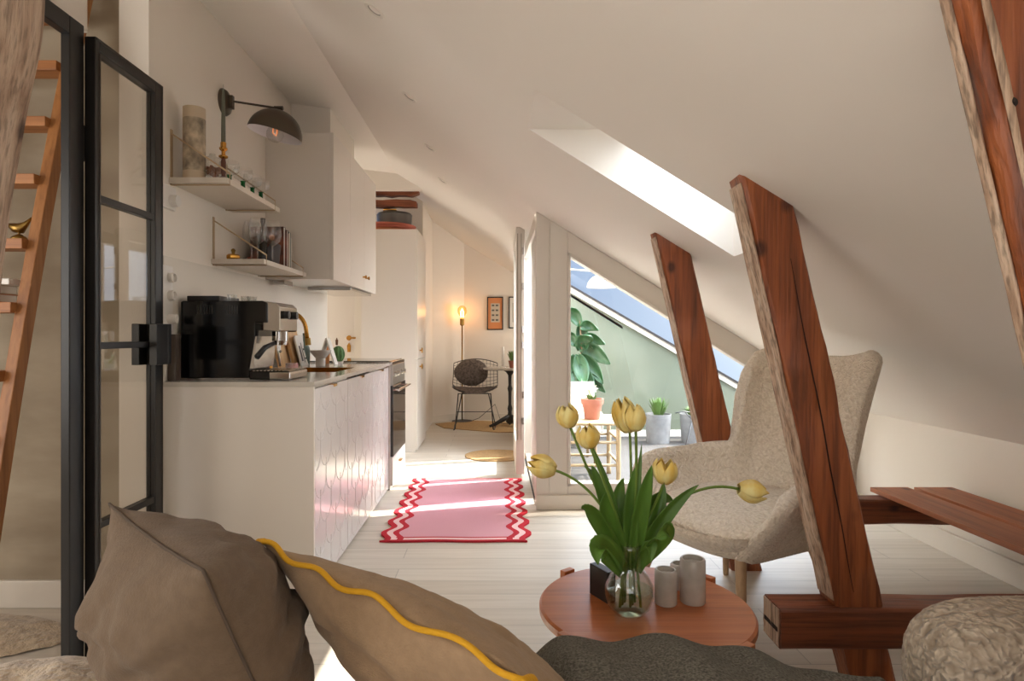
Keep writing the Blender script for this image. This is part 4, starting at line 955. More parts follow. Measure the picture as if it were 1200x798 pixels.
m.tube([wshell(0, j/24) for j in range(25)]+[wshell(i/12, 1) for i in range(1, 13)]+[wshell(1, 1-j/24) for j in range(1, 25)]+[wshell(1-i/12, 0) for i in range(1, 12)], .0055, 8, closed=True)
m.build('wire_shell', IRON, wc, smooth=True)
for sx in (-1, 1):
    MB().tube([(cxx+sx*.19, cyy-.12, .42), (cxx+sx*.22, cyy-.25, .02), (cxx+sx*.235, cyy-.24, .008), (cxx+sx*.25, cyy+.2, .008), (cxx+sx*.24, cyy+.215, .02), (cxx+sx*.16, cyy+.10, .40)], .0065, 8).build('sled_leg', IRON, wc, smooth=True)
MB().tube([(cxx-.205, cyy-.19, .21), (cxx+.205, cyy-.19, .21)], .005, 8).tube([(cxx-.19, cyy-.12, .415), (cxx+.19, cyy-.12, .415)], .005, 8).tube([(cxx-.16, cyy+.10, .40), (cxx+.16, cyy+.10, .40)], .005, 8).build('cross_bar', IRON, wc, smooth=True)
def fursheet(u, v):
    a = u*2*PI; r = v
    x = .27*r*math.cos(a)*(1+.07*math.sin(3*a)); y = .24*r*math.sin(a)*(1+.05*math.cos(4*a))
    z = .452+.05*(abs(x)/.25)**2.2+.028*(1-r**3)+.006*nz(x*30, y*30)-.025*r**4
    return (cxx+x, cyy-.06+y, z)
o = MB().grid(fursheet, 48, 12, True).build('seat_sheepskin', GREYF, None, smooth=True); tag(o, 'flat grey sheepskin pad on the seat of the wire chair', 'sheepskin')
def furc(u, v):
    a = u*2*PI; t = -PI/2+v*PI; e = 1+.05*nz(math.cos(a)*4, math.sin(a)*4, v*5)
    x, y, z = .205*math.cos(a)*math.cos(t)*e, .085*math.sin(t)*e, .165*math.sin(a)*math.cos(t)*e
    w = math.radians(-16); y2 = y*math.cos(w)-z*math.sin(w); z2 = y*math.sin(w)+z*math.cos(w)
    return (cxx-.045+x, cyy+.04+y2, .655+z2)
o = MB().grid(furc, 40, 20, True).build('fluffy_cushion', GREYF, None, smooth=True); tag(o, 'round grey fluffy cushion leaning on the back of the wire chair', 'cushion')

tb = empty('cafe_table', (.15, 7.40, 0), 'small cafe table with white marble top and black cast iron pedestal', 'table')
tx, ty = .16, 7.42
MB().lathe([(0, .692), (.325, .692), (.33, .70), (.325, .715), (0, .715)], (tx, ty, 0), 48).build('tabletop', MARBLE, tb, smooth='auto')
MB().lathe([(0, .02), (.05, .06), (.035, .12), (.022, .18), (.030, .22), (.018, .27), (.020, .42), (.030, .46), (.018, .5), (.022, .62), (.05, .66), (.11, .69), (0, .69)], (tx, ty, 0), 20).build('pedestal', IRON, tb, smooth=True)
for k in range(3):
    a = math.radians(200+k*120); dx, dy = math.cos(a), math.sin(a)
    MB().tube([(tx, ty, .13), (tx+dx*.10, ty+dy*.10, .085), (tx+dx*.20, ty+dy*.20, .035), (tx+dx*.26, ty+dy*.26, .016)], [.03, .026, .02, .016], 10).build('foot', IRON, tb, smooth=True)
o = MB().lathe([(0, .001), (.035, .001), (.035, .012), (.012, .02), (.018, .03), (.018, .22), (.014, .23), (.014, .25), (0, .25)], (.075, 7.30, .715), 20).build('white_candle', CERAM, None, smooth='auto'); tag(o, 'tall white candle in a holder on the far cafe table', 'candle')
pp = empty('potted_plant', (.185, 7.30, .716), 'little green plant in a terracotta pot on the far cafe table', 'plant')
MB().lathe([(0, 0), (.032, 0), (.042, .07), (.046, .07), (.046, .085), (.038, .085), (.036, .07), (0, .068)], (.185, 7.30, .716), 20).build('pot', TERRA, pp, smooth='auto')
def tuft(c, n, h, spread, w, mb=None):
    mb = mb or MB()
    for i in range(n):
        a = random.random()*2*PI; r = random.random()*spread; hh = h*(.55+.45*random.random())
        b = Vector(c)+Vector((r*.3*math.cos(a), r*.3*math.sin(a), 0)); t = Vector(c)+Vector((r*math.cos(a), r*math.sin(a), hh))
        mid = (b+t)/2+Vector((0, 0, hh*.15)); s = Vector((-math.sin(a+.4), math.cos(a+.4), 0))*w
        mb.add([b-s*.3, b+s*.3, mid+s, mid-s, t], [(0, 1, 2, 3), (3, 2, 4)])
    return mb
tag(tuft((.185, 7.30, .79), 60, .14, .07, .008).build('foliage', LTLEAF, pp))
# second chair beyond the cafe table, only its legs and back show
for (x0, x1, z0, z1, lab, art) in ((-.125, .085, 1.17, 1.60, 'black framed print of orange cards on the far wall', True), (.155, .37, 1.19, 1.60, 'black framed picture half hidden behind the terrace door', False)):
    yw = lambda x: 8.05-(x+.424)*.137
    fr = empty('picture_frame', ((x0+x1)/2, yw((x0+x1)/2)-.012, z0), lab, 'picture')
    ya, yb = yw(x0), yw(x1)
    def q(mb, xa, xb, za, zb2, d0, d1):
        ya_, yb_ = yw(xa), yw(xb)
        mb.add([(xa, ya_-d1, za), (xb, yb_-d1, za), (xb, yb_-d0, za), (xa, ya_-d0, za), (xa, ya_-d1, zb2), (xb, yb_-d1, zb2), (xb, yb_-d0, zb2), (xa, ya_-d0, zb2)], [(3, 2, 1, 0), (4, 5, 6, 7), (0, 1, 5, 4), (1, 2, 6, 5), (2, 3, 7, 6), (3, 0, 4, 7)])
    m = MB(); w_ = .014
    q(m, x0, x1, z0, z0+w_, .001, .022); q(m, x0, x1, z1-w_, z1, .001, .022); q(m, x0, x0+w_, z0, z1, .001, .022); q(m, x1-w_, x1, z0, z1, .001, .022)
    m.build('frame', IRON, fr)
    m = MB(); q(m, x0+w_, x1-w_, z0+w_, z1-w_, .002, .010)
    m.build('print', mat('print_orange', rgb(214, 140, 88), .6) if art else PAPERW, fr)
    if art:
        m = MB(); q(m, x0+.05, x1-.045, z0+.10, z1-.085, .010, .012); m.build('mount', mat('print_grey', rgb(196, 186, 168), .6), fr)
        m = MB()
        for i in range(2):
            for j in range(4):
                cx_, cz_ = x0+.062+i*.05, z0+.118+j*.063
                q(m, cx_, cx_+.034, cz_, cz_+.022, .012, .0135)
        m.build('small_drawings', mat('print_ink', rgb(96, 92, 88), .6), fr)
    else:
        m = MB(); q(m, x0+.05, x1-.05, z0+.08, z1-.08, .010, .012); m.build('drawing', mat('print_faint', rgb(186, 178, 166), .6), fr)

# ------------------------------------------------------------------ terrace things
st = empty('bamboo_stool', (.72, 4.78, -.02), 'bamboo stool on the terrace with the terracotta pot on it', 'stool')
sx0, sx1, sy0, sy1 = .42, .93, 4.60, 5.0
for x in (sx0, sx1-.02):
    for y in (sy0, sy1):
        pts = [(x, y, -.02+i*.0475) for i in range(11)]
        MB().tube(pts, [.017 if i % 3 else .0195 for i in range(11)], 10).build('leg', BAMBOO, st, smooth=True)
m = MB()
for z in (.13, .30):
    m.tube([(sx0, sy0, z), (sx1-.02, sy0, z)], .011, 8).tube([(sx0, sy1, z), (sx1-.02, sy1, z)], .011, 8).tube([(sx0, sy0, z+.02), (sx0, sy1, z+.02)], .011, 8).tube([(sx1-.02, sy0, z+.02), (sx1-.02, sy1, z+.02)], .011, 8)
m.build('stretcher', BAMBOO, st, smooth=True)
m = MB()
for k in range(14): m.tube([(sx0-.03, sy0-.02+k*.034, .455-.012), (sx1+.01, sy0-.02+k*.034, .455-.012)], .014, 8)
m.build('seat_slats', BAMBOO, st, smooth=True)
tp = empty('terracotta_pot', (.735, 4.74, .458), 'terracotta pot with a white flower standing on the bamboo stool', 'plant')
c = (.735, 4.74, .458)
MB().lathe([(0, 0), (.058, 0), (.075, .115), (.084, .115), (.088, .155), (.078, .155), (.072, .13), (0, .128)], c, 32).build('pot', TERRA, tp, smooth='auto')
MB().lathe([(0, .13), (.074, .132)], c, 24).build('soil', SOIL, tp)
tuft((.735, 4.74, .59), 26, .07, .07, .012).build('foliage', LTLEAF, tp)
m = MB()
for k in range(5):
    hx, hy, hz = c[0]-.015+.03*math.cos(k*2.1), c[1]+.03*math.sin(k*2.1), c[2]+.235+.012*(k % 3)
    for j in range(6):
        a = j*PI/3+k; m.add([(hx, hy, hz), (hx+.022*math.cos(a-.3), hy+.01*math.sin(a), hz+.022*math.sin(a-.3)), (hx+.03*math.cos(a), hy-.012, hz+.03*math.sin(a)), (hx+.022*math.cos(a+.3), hy, hz+.022*math.sin(a+.3))], [(0, 1, 2, 3)])
m.build('white_blossom', PAPERW, tp)
m = MB()
for k in range(5): m.tube([(c[0], c[1], c[2]+.13), (c[0]-.015+.03*math.cos(k*2.1), c[1]+.03*math.sin(k*2.1), c[2]+.235)], .0022, 5)
m.build('flower_stalk', STEM, tp)
# white throw on a garden chair behind the stool
gc = empty('garden_chair', (.62, 5.45, -.02), 'pale garden chair behind the bamboo stool on the terrace', 'chair')
for x in (.36, .84):
    for y in (5.25, 5.68): MB().tube([(x, y, -.02), (x, y, .40 if y < 5.5 else .62)], .014, 8).build('leg', BAMBOO, gc, smooth=True)
MB().box(.34, 5.23, .38, .86, 5.70, .41).build('seat', BAMBOO, gc, bevel=.005)
MB().box(.34, 5.67, .42, .86, 5.695, .64).build('backrest', BAMBOO, gc, bevel=.005)
def throw(u, v):
    x = .33+u*.56; s = v*1.15
    if s < .30: y, z = 5.16, .28+s*.5
    elif s < .75: y, z = 5.18+(s-.30), .432
    else: y, z = 5.63, .432+(s-.75)*.60
    k = .012*nz(x*9, s*6)+.016*math.sin(x*46+s*6)*(.5 if s > .3 else 1)
    return (x, y-abs(k)*(1 if (s < .3 or s > .75) else 0), z+(abs(k) if .3 <= s <= .75 else 0)+.006)
o = MB().grid(throw, 60, 40).build('white_throw', mat('white_fabric', rgb(200, 194, 182), .95, bump=.4, bscale=60), None, smooth=True, solid=.008); tag(o, 'white throw draped over the garden chair on the terrace', 'blanket')
# big leaved plant
bp_ = empty('leafy_plant', (.80, 6.25, -.02), 'tall potted plant with large dark green leaves on the terrace', 'plant')
MB().lathe([(0, 0), (.13, 0), (.17, .32), (.16, .32), (.15, .27), (0, .27)], (.84, 6.25, -.02), 28).build('pot', CONC, bp_, smooth='auto')
MB().tube([(.84, 6.25, .22), (.82, 6.25, .6), (.86, 6.22, .95), (.84, 6.22, 1.25)], [.016, .014, .011, .006], 10).tube([(.83, 6.25, .5), (.74, 6.25, .85), (.68, 6.2, 1.1)], [.012, .01, .006], 8).build('stem', mat('bark', rgb(120, 98, 70), .8), bp_, smooth=True)
def bigleaf(base, tip, w, bend=.1, sd=0):
    base, tip = Vector(base), Vector(tip); d = tip-base; L = d.length; dn = d.normalized()
    side = dn.cross(Vector((0, 1, .2))).normalized(); up = side.cross(dn).normalized(); mb = MB()
    def f(u, v):
        t = v; ww = w*math.sin(PI*min(1, t**.8*.97+.02))**.75; a = (u-.5)*2
        return base+dn*(L*t)+side*(a*ww*.5)+up*(bend*math.sin(PI*t)*.6-bend*.3*a*a)+Vector((0, 0, -bend*t*t*.8))
    return mb.grid(f, 6, 12)
lv = [((.84, 6.22, 1.20), (.70, 6.1, 1.46), .13), ((.84, 6.22, 1.18), (1.02, 6.15, 1.24), .12), ((.85, 6.22, 1.05), (1.08, 6.1, 1.10), .13), ((.84, 6.22, .98), (1.13, 6.1, .90), .17), ((.84, 6.22, .9), (1.06, 6.1, .70), .15), ((.83, 6.22, .95), (.93, 6.05, 1.18), .16),
      ((.80, 6.22, 1.0), (.66, 6.1, 1.20), .12), ((.78, 6.2, .9), (.74, 6.05, .64), .16), ((.83, 6.2, .8), (.96, 6.05, .55), .15), ((.82, 6.2, .9), (.86, 6.02, .68), .16), ((.70, 6.2, 1.05), (.60, 6.1, 1.3), .12), ((.82, 6.2, .75), (.70, 6.05, .5), .15), ((.84, 6.25, 1.2), (.90, 6.15, 1.02), .13), ((.84, 6.2, .7), (1.08, 6.1, .62), .13), ((.85, 6.25, .95), (.97, 6.2, 1.05), .15)]
for (b, t, w_) in lv: bigleaf(b, t, w_).build('leaf', DKLEAF, bp_, smooth=True, solid=.003)
def zpot(x, y, r, h, label, gh, rnd):
    random.seed(rnd); q = empty('planter', (x, y, -.02), label, 'plant')
    MB().lathe([(0, 0), (r*.86, 0), (r, h), (r*.95, h), (r*.9, h-.04), (0, h-.04)], (x, y, -.02), 32).build('pot', CONC, q, smooth='auto')
    MB().lathe([(0, h-.038), (r*.9, h-.036)], (x, y, -.02), 24).build('soil', SOIL, q)
    tuft((x, y, h-.06), 150, gh, r*1.0, .010).build('foliage', LTLEAF, q)
zpot(1.69, 6.45, .135, .30, 'round grey zinc planter of green herbs on the terrace, left of the leaning post', .22, 3)
zpot(2.06, 6.45, .14, .30, 'grey planter of low green herbs on the terrace, right beside the leaning post', .12, 5)
o = MB().tube([(1.80, 6.20, .32), (1.90, 6.24, .33), (2.05, 6.22, .31)], .006, 6).tube([(2.02, 6.2, -.012), (1.90, 6.2, -.012), (1.97, 6.2, .25)], .006, 6).tube([(1.9, 6.2, .325), (1.97, 6.2, .25)], .006, 6).build('wire_plant_stand', BLACKM, None, smooth=True); tag(o, 'thin black wire stand between the two grey planters', 'stand')
# dome on an arm, put here for a lamp reflection in the glazing
tl = empty('reflection_dome', (.85, 5.0, 1.54), 'white dome standing in for a lamp reflection at the top of the terrace glazing', 'lamp')
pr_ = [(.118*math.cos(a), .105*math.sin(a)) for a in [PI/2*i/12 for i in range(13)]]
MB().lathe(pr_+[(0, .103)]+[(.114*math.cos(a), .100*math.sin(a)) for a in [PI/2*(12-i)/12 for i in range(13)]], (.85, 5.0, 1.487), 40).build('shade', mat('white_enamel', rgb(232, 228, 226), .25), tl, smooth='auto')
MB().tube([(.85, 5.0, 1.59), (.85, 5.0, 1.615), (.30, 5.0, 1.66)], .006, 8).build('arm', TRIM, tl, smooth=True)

# ------------------------------------------------------------------ armchair
ACR = math.radians(-62)
ach = empty('armchair', (1.05, 2.52, 0), 'cream boucle wingback armchair with wooden legs beside the coffee table', 'armchair', rz=ACR)
def lerp(a, b, t): return a+(b-a)*t
def sm(a, b, x):
    t = min(1, max(0, (x-a)/(b-a))); return t*t*(3-2*t)
def chair_shell(u, v):
    """front is -Y; u 0..1 runs left arm front -> back -> right arm front, v 0..1 bottom -> top edge"""
    t = (u-.5)*2; at = abs(t); sg = 1 if t >= 0 else -1
    # plan curve
    a = at*math.radians(112)
    k = sm(.50, 1., at)
    px = .325*math.sin(min(a, PI/2)) if a < PI/2 else .325+.03*(a-PI/2)
    py = .30*math.cos(min(a, PI/2)) if a < PI/2 else -(a-PI/2)*.90
    # top height
    wing = 1-sm(.32, .50, at)
    arm = .58-.07*max(0, (at-.88)/.12)**2.5-.02*sm(.5, .85, at)
    top = lerp(arm, .975+.035*sm(.1, .38, at), wing)
    bot = .29+.02*at
    z = bot+(top-bot)*v
    # radial flare: tight under the seat, wider up; back reclines and wings open out
    f = .62+.38*math.sin(min(1, (z-bot)/.26)*PI/2)
    h = max(0, z-.42)
    x = sg*px*(f+.10*h+.52*wing*h)
    x += sg*.03*sm(.5, .8, at)*sm(.2, 1, v)
    y = py*(f if py > 0 else 1)+.30*h*wing-.05*wing*sm(.25, .45, at)*sm(.5, .9, z)-.10*sm(.25, .42, at)*wing*h
    return Vector((x, y, z))
NU, NV = 64, 20
def off(u, v, d):
    e = 1e-3; p = chair_shell(u, v)
    du = chair_shell(min(1, u+e), v)-chair_shell(max(0, u-e), v); dv = chair_shell(u, min(1, v+e))-chair_shell(u, max(0, v-e))
    n = du.cross(dv)
    if n.length < 1e-12: n = Vector((0, 1, 0))
    return p+n.normalized()*d
th = .036
m = MB()
def shell_loop(u, q):
    """closed rounded cross-section: q 0..1 up the outside, over the rim, down the inside"""
    edge = min(1, min(u, 1-u)/.03); tt = th*max(.12, math.sqrt(max(0, 1-(1-edge)**2)))
    if q < .45: return off(u, q/.45, -tt)
    if q < .55:
        a = (q-.45)/.10*PI; p = off(u, 1., -tt*math.cos(a)); return p+Vector((0, 0, tt*math.sin(a)))
    return off(u, 1-(q-.55)/.45, tt)
QN = 56
m.grid(lambda u, q: shell_loop(u, q), NU, QN)
# end caps (arm fronts)
n0 = NU+1
m.f.append([j*n0 for j in range(QN+1)][::-1]); m.f.append([j*n0+NU for j in range(QN+1)])
shl = m.build('shell', BOUCLE, ach, smooth=True, local=True, weld=True)
def seatf(u, v):
    a = u*2*PI; t = -PI/2+v*PI; c_, s_ = math.cos(a), math.sin(a); k = (abs(c_)**3.2+abs(s_)**3.2)**(-1/3.2); ct = max(0, math.cos(t))**.45
    y = -.09+.315*s_*k*ct; x = .30*c_*k*ct
    z = .385+.075*math.sin(t)+.012*(1-(x/.33)**2) if t > 0 else .385+.09*math.sin(t)
    return (x, y, z-.03*max(0, -(y+.1))/.3+(.0 if t > 0 else 0))
MB().grid(seatf, 56, 22, True).build('seat_cushion', BOUCLE, ach, smooth=True, local=True, weld=True)
def under(u, v):
    a = u*2*PI; t = v; c_, s_ = math.cos(a), math.sin(a); k = (abs(c_)**3+abs(s_)**3)**(-1/3)
    r = math.sin(min(1, t*1.0)*PI/2)
    return (.30*c_*k*(.25+.75*r), -.12+.335*s_*k*(.25+.75*r), .275+.12*t**1.6)
MB().grid(under, 48, 12, True).build('underside', BOUCLE, ach, smooth=True, local=True)
# fill of the bottom
for (sx, sy) in ((-1, -1), (1, -1), (-1, 1), (1, 1)):
    tx_, ty_ = sx*.20, -.12+sy*.19; bx_, by_ = sx*.275, -.12+sy*.27
    MB().tube([(tx_, ty_, .315), (bx_, by_, 0.003)], [.021, .012], 14).build('leg', LEGW, ach, smooth='auto', local=True)

# ------------------------------------------------------------------ coffee table and what stands on it
TCX, TCY, TZT, TR = .396, 1.65, .38, .281
ct_ = empty('coffee_table', (TCX, TCY, 0), 'round orange brown wooden coffee table with four block legs rising past its rim', 'coffee table')
MB().lathe([(0, TZT-.028), (TR-.006, TZT-.028), (TR, TZT-.022), (TR, TZT-.006), (TR-.006, TZT), (0, TZT)], (TCX, TCY, 0), 96).build('tabletop', TABLEW, ct_, smooth='auto')
for a in (128, 218, 308, 38):
    a = math.radians(a); M = Matrix.Rotation(a, 3, 'Z'); q = MB().box(TR-.025, -.021, 0, TR+.022, .021, TZT-.028-.001).box(TR+.0005, -.021, TZT-.03, TR+.022, .021, TZT+.006)
    q.v = [M @ v+Vector((TCX, TCY, 0)) for v in q.v]; q.build('leg', TABLEW, ct_, bevel=.002)
for a in (128, 38):
    a = math.radians(a); M = Matrix.Rotation(a, 3, 'Z'); zo = 0 if a > 1 else .0
    q = MB().box(-TR+.02, -.015, TZT-.068, TR-.02, .015, TZT-.0285); q.v = [M @ v+Vector((TCX, TCY, 0)) for v in q.v]; q.build('cross_bar', TABLEW, ct_, bevel=.002)

VXX, VYY = .344, 1.60
vs = empty('glass_vase', (VXX, VYY, TZT), 'round bellied clear glass vase of tulips on the coffee table', 'vase')
oz = TZT+.0005
MB().lathe([(0, 0), (.036, 0), (.052, .018), (.0615, .048), (.060, .072), (.048, .096), (.036, .112), (.033, .13), (.034, .165), (.037, .183)], (VXX, VYY, oz), 44).build('glass_body', VASEG, vs, smooth=True, solid=.003)
MB().lathe([(0, .004), (.034, .005), (.049, .02), (.0585, .048), (.0575, .064), (0, .0645)], (VXX, VYY, oz), 40).build('water', WATER, vs, smooth='auto')

def at(px, py, Y): s = F/Y; return Vector(((px-VX)/s, Y, H-(py-VY)/s))
def tulip_head(c, d, r, h, open_=.0, sd=0):
    """c base of the flower, d direction"""
    d = Vector(d).normalized(); a = d.orthogonal().normalized(); b = d.cross(a)
    random.seed(sd); ms = []
    for k in range(6):
        inner = k % 2; ang = k*PI/3+random.uniform(-.12, .12); rr = r*(.90 if inner else 1.0); hh = h*(.98 if inner else 1.0)*random.uniform(.95, 1.04)
        def f(u, v):
            w = (u-.5)*2; half = .66*math.sin(PI*min(.97, .16+v*.80))**.75+.02
            rad = rr*(.25+.78*math.sin(PI*min(1, .06+v*.86))**.8)+open_*r*v**2
            th_ = ang+w*half*1.15
            rad *= (1-.06*w*w)
            return Vector(c)+d*(hh*(v-.10*w*w*v))+(a*math.cos(th_)+b*math.sin(th_))*rad
        ms.append(MB().grid(f, 6, 9))
    return ms
neck = Vector((VXX, VYY, oz+.17)); foot = Vector((VXX, VYY, oz+.02))
# px, py of flower base and tip, depth
TUL = [((650, 551), (619, 541), 1.56, 'tulip farthest left, nodding level over the floor', (700, 566)),
       ((668, 500), (662, 474), 1.62, 'upper left tulip of the bunch', (700, 580)),
       ((692, 524), (687, 498), 1.52, 'small tulip head below the upper left one', (722, 600)),
       ((738, 505), (727, 466), 1.66, 'tallest tulip, back one of the two touching heads', (742, 600)),
       ((745, 504), (742, 473), 1.56, 'tall tulip in front of the tallest one', (748, 590)),
       ((778, 566), (781, 539), 1.55, 'open tulip right of the centre over the leaves', (765, 600)),
       ((866, 573), (898, 579), 1.60, 'tulip farthest right on a long level stem', (800, 556))]
for k, (b_, t_, Y, lab, mid) in enumerate(TUL):
    B = at(b_[0], b_[1], Y); T = at(t_[0], t_[1], Y); Mp = at(mid[0], mid[1], (Y+1.6)/2)
    r = empty('tulip', tuple(foot), 'yellow and white '+lab, 'tulip')
    fan = Vector(((k-3)*.006, (k % 3-1)*.010, 0))
    pts = [foot+fan*1.5, neck+fan*.8]+bez(neck+fan*.8, Mp, B, 14)[1:]
    MB().tube(pts, .0036, 8).build('stem', STEM, r, smooth=True)
    for pm in tulip_head(B-(T-B)*.02, T-B, .030 if k != 3 else .035, (T-B).length*1.02, .25 if k == 5 else 0, k): pm.build('petal', PETAL, r, smooth=True, solid=.0012)
    WORLD[r.name] = foot
# leaves: start, control, tip in picture terms, width, depth of tip; each belongs to one tulip
LV = [((732, 640), (690, 585), (681, 596), .040, 1.50), ((728, 640), (700, 560), (693, 545), .030, 1.60), ((735, 640), (722, 590), (690, 515), .024, 1.62),
      ((728, 632), (690, 615), (701, 662), .060, 1.50), ((738, 640), (738, 590), (744, 548), .040, 1.58), ((742, 640), (752, 590), (764, 545), .042, 1.54),
      ((745, 640), (775, 600), (778, 566), .036, 1.62), ((745, 640), (770, 600), (819, 568), .038, 1.58), ((742, 645), (800, 600), (768, 630), .050, 1.50),
      ((745, 640), (768, 615), (762, 660), .036, 1.56), ((736, 640), (716, 590), (731, 560), .042, 1.66), ((738, 640), (745, 600), (752, 520), .020, 1.64), ((730, 645), (710, 560), (684, 546), .022, 1.66),
      ((738, 645), (700, 600), (712, 575), .050, 1.56), ((740, 645), (760, 560), (790, 590), .045, 1.64)]
tul = [o for o in C.objects if o.name.startswith('tulip') and o.type == 'EMPTY']
for k, (a_, c_, t_, w_, Y) in enumerate(LV):
    A = at(a_[0], a_[1], 1.60); Cc = at(c_[0], c_[1], (Y+1.6)/2); T = at(t_[0], t_[1], Y)
    A = Vector((VXX+max(-.018, min(.018, A.x-VXX)), VYY+(k % 3-1)*.01, neck.z-.06))
    sp = bez(A, Cc, T, 16)
    def f(u, v, sp=sp, w_=w_, k=k):
        i = v*16; i0 = min(15, int(i)); p = sp[i0].lerp(sp[i0+1], i-i0); d = (sp[i0+1]-sp[i0]).normalized()
        side = d.cross(Vector((0.25*math.sin(k), -1, .25))).normalized(); n = side.cross(d).normalized()
        a = (u-.5)*2; ww = w_*.5*(.25+.75*math.sin(PI*min(1, .12+v*.88))**.8) if v < .995 else .0005
        if v > .5: ww = w_*.5*max(.01, math.sin(PI*min(1, .12+v*.88))**.8)
        return p+side*(a*ww)+n*(abs(a)**1.5*ww*.55)
    MB().grid(f, 6, 32).build('leaf', LEAF, tul[k % len(tul)], smooth=True, solid=.001)

def candle_holder(x, y, r, h, lab):
    m = MB().lathe([(0, 0), (r-.002, 0), (r, .003), (r, h-.005), (r-.003, h), (r-.007, h), (r-.008, h-.012), (0, h-.012)], (x, y, TZT+.0005), 36)
    o = m.build('candle_holder', MARBLE, None, smooth='auto'); tag(o, lab, 'candle holder', 'marble candle holders on the coffee table'); return o
candle_holder((781-VX)/438, 1.655, .0295, .092, 'shorter grey marble candle holder next to the vase')
candle_holder((813-VX)/436, 1.665, .0335, .118, 'tallest grey marble candle holder, at the right on the coffee table')
candle_holder((797-VX)/412, 1.757, .026, .070, 'small marble candle holder mostly hidden behind the other two')
o = empty('matchbox', (.262, 1.745, TZT), 'black patterned box with white edges standing behind the vase', 'box')
M = Matrix.Rotation(math.radians(-62), 3, 'Z')
q = MB().box(-.04, -.014, .0005, .04, .014, .085); q.v = [M @ v+Vector((.290, 1.69, TZT)) for v in q.v]; q.build('case', BLACKM, o, bevel=.002)
q = MB().box(-.0405, -.009, .006, .0405, .009, .078); q.v = [M @ v+Vector((.290, 1.69, TZT)) for v in q.v]; q.build('patterned_edge', mat('box_pattern', rgb(196, 190, 180), .6, col2=rgb(30, 28, 28), vscale=60), o)

# ------------------------------------------------------------------ sofa, throw and cushions
SZ = .396
sofa = empty('sofa', (0, .85, 0), 'cream boucle sofa filling the bottom edge of the picture', 'sofa')
def rblock(x0, x1, y0, y1, z0, z1, r, mb, n=6):
    rings = []
    for i in range(n+1):
        a = PI/2*i/n; z = z1-r+r*math.sin(a); ins = r-r*math.cos(a); ring = []
        for (cx, cy, s0) in ((x1-r, y1-r, 0), (x0+r, y1-r, 90), (x0+r, y0+r, 180), (x1-r, y0+r, 270)):
            for k in range(7):
                t = math.radians(s0+15*k); rr = r-ins; ring.append((cx+rr*math.cos(t), cy+rr*math.sin(t), z))
        if i == 0: rings.append([(x, y, z0) for x, y, _ in ring])
        rings.append(ring)
    return mb.loft(rings)
m = MB(); rblock(-1.0, .86, .42, 1.30, .05, SZ, .07, m); m.build('seat', BOUCLE2, sofa, smooth='auto')
m = MB(); rblock(.80, 1.75, 1.03, 1.30, .05, SZ+.005, .07, m); m.build('chaise_end', BOUCLE2, sofa, smooth='auto')
for (x, y) in ((-.93, .5), (-.93, 1.22), (.74, .5), (1.66, 1.22), (1.66, 1.1)): MB().tube([(x, y, .0), (x, y, .06)], .02, 12).build('leg', LEGW, sofa)

def pillow(u, v, T, e1, e2, L1, L2, th_, wr, sd, sag=0, wfn=None):
    """u,v 0..1 over one side; returns centre-plane point and half thickness"""
    a, b = u*2-1, v*2-1
    pin = .07
    pa = a*(1-pin*(1-b*b)*abs(a)**3); pb = b*(1-pin*(1-a*a)*abs(b)**3)
    h = th_*(max(0, (1-abs(a)**2.2))*max(0, (1-abs(b)**2.2)))**.70
    p = T+e1*(L1*(pa+1)/2)+e2*(L2*(pb+1)/2)
    return p, h, a, b
def make_pillow(name, T, e1, e2, L1, L2, th_, m, label, wr=.010, sd=0, wfn=None, top=1.):
    T, e1, e2 = Vector(T), Vector(e1).normalized(), Vector(e2); e2 = (e2-e1*e2.dot(e1)).normalized(); n = e1.cross(e2).normalized()
    mb = MB(); NN = 56
    def side(s):
        def f(u, v):
            p, h, a, b = pillow(u, v, T, e1, e2, L1, L2, th_, wr, sd)
            w = wr*(h/th_ if th_ else 1)*(nz(a*2.2+sd, b*5.5+3, s)+.6*nz(a*5+sd, b*9, s*2+4))
            if wfn: w += wfn(a, b, s)*(h/th_)
            rag = wr*.5*(1-h/th_)*nz(a*3+sd, b*3, 9)
            return p+n*(s*(h+w)*(top if s > 0 else 1)+rag)
        return f
    mb.grid(side(1), NN, NN); mb.grid(side(-1), NN, NN)
    o = mb.build(name, m, None, smooth=True, weld=True); tag(o, label, 'cushion'); return o, T, e1, e2, n
# taupe cushion: top edge from A (far) to B (near)
A = at(128, 590, 1.20); B = at(238, 668, .86)
def fold(x): 
    x = x-math.floor(x); return 1-abs(2*x-1)**.7*1.6
def creases(a, b, s): return .020*fold(1.1*b+.55*a+.35*nz(a*1.5, b*1.5, 2)+.1)*(.5+.8*abs(nz(a*1.7, b*1.2, 7)))+.013*fold(2.3*b-.9*a+.5*nz(a*2, b*2, 5))*(.3+abs(nz(a*3, b*2, 1)))
pd = (B-A).normalized(); nrm = Vector((.62, .58, 0)); down = Vector((0, 0, -1))+nrm*.48
o, *_r = make_pillow('taupe_cushion', A, pd, down, (B-A).length, .44, .155, BROWNC, 'plump taupe linen cushion at the left end of the sofa', .028, 3, creases)
sm_ = []
for i in range(200):
    t = i/50.; k = int(t); q_ = t-k
    a, b = ((q_*2-1, -1), (1, q_*2-1), (1-q_*2, 1), (-1, 1-q_*2))[k]
    p, h, _, _ = pillow((a+1)/2, (b+1)/2, _r[0], _r[1], _r[2], (B-A).length, .44, .155, 0, 0); sm_.append(p)
q = MB().tube(sm_, .0026, 6, closed=True).build('seam', mat('dark_taupe_seam', rgb(84, 70, 58), .9), None, smooth=True); q.parent = o; q.location = WORLD[q.name]-WORLD[o.name]
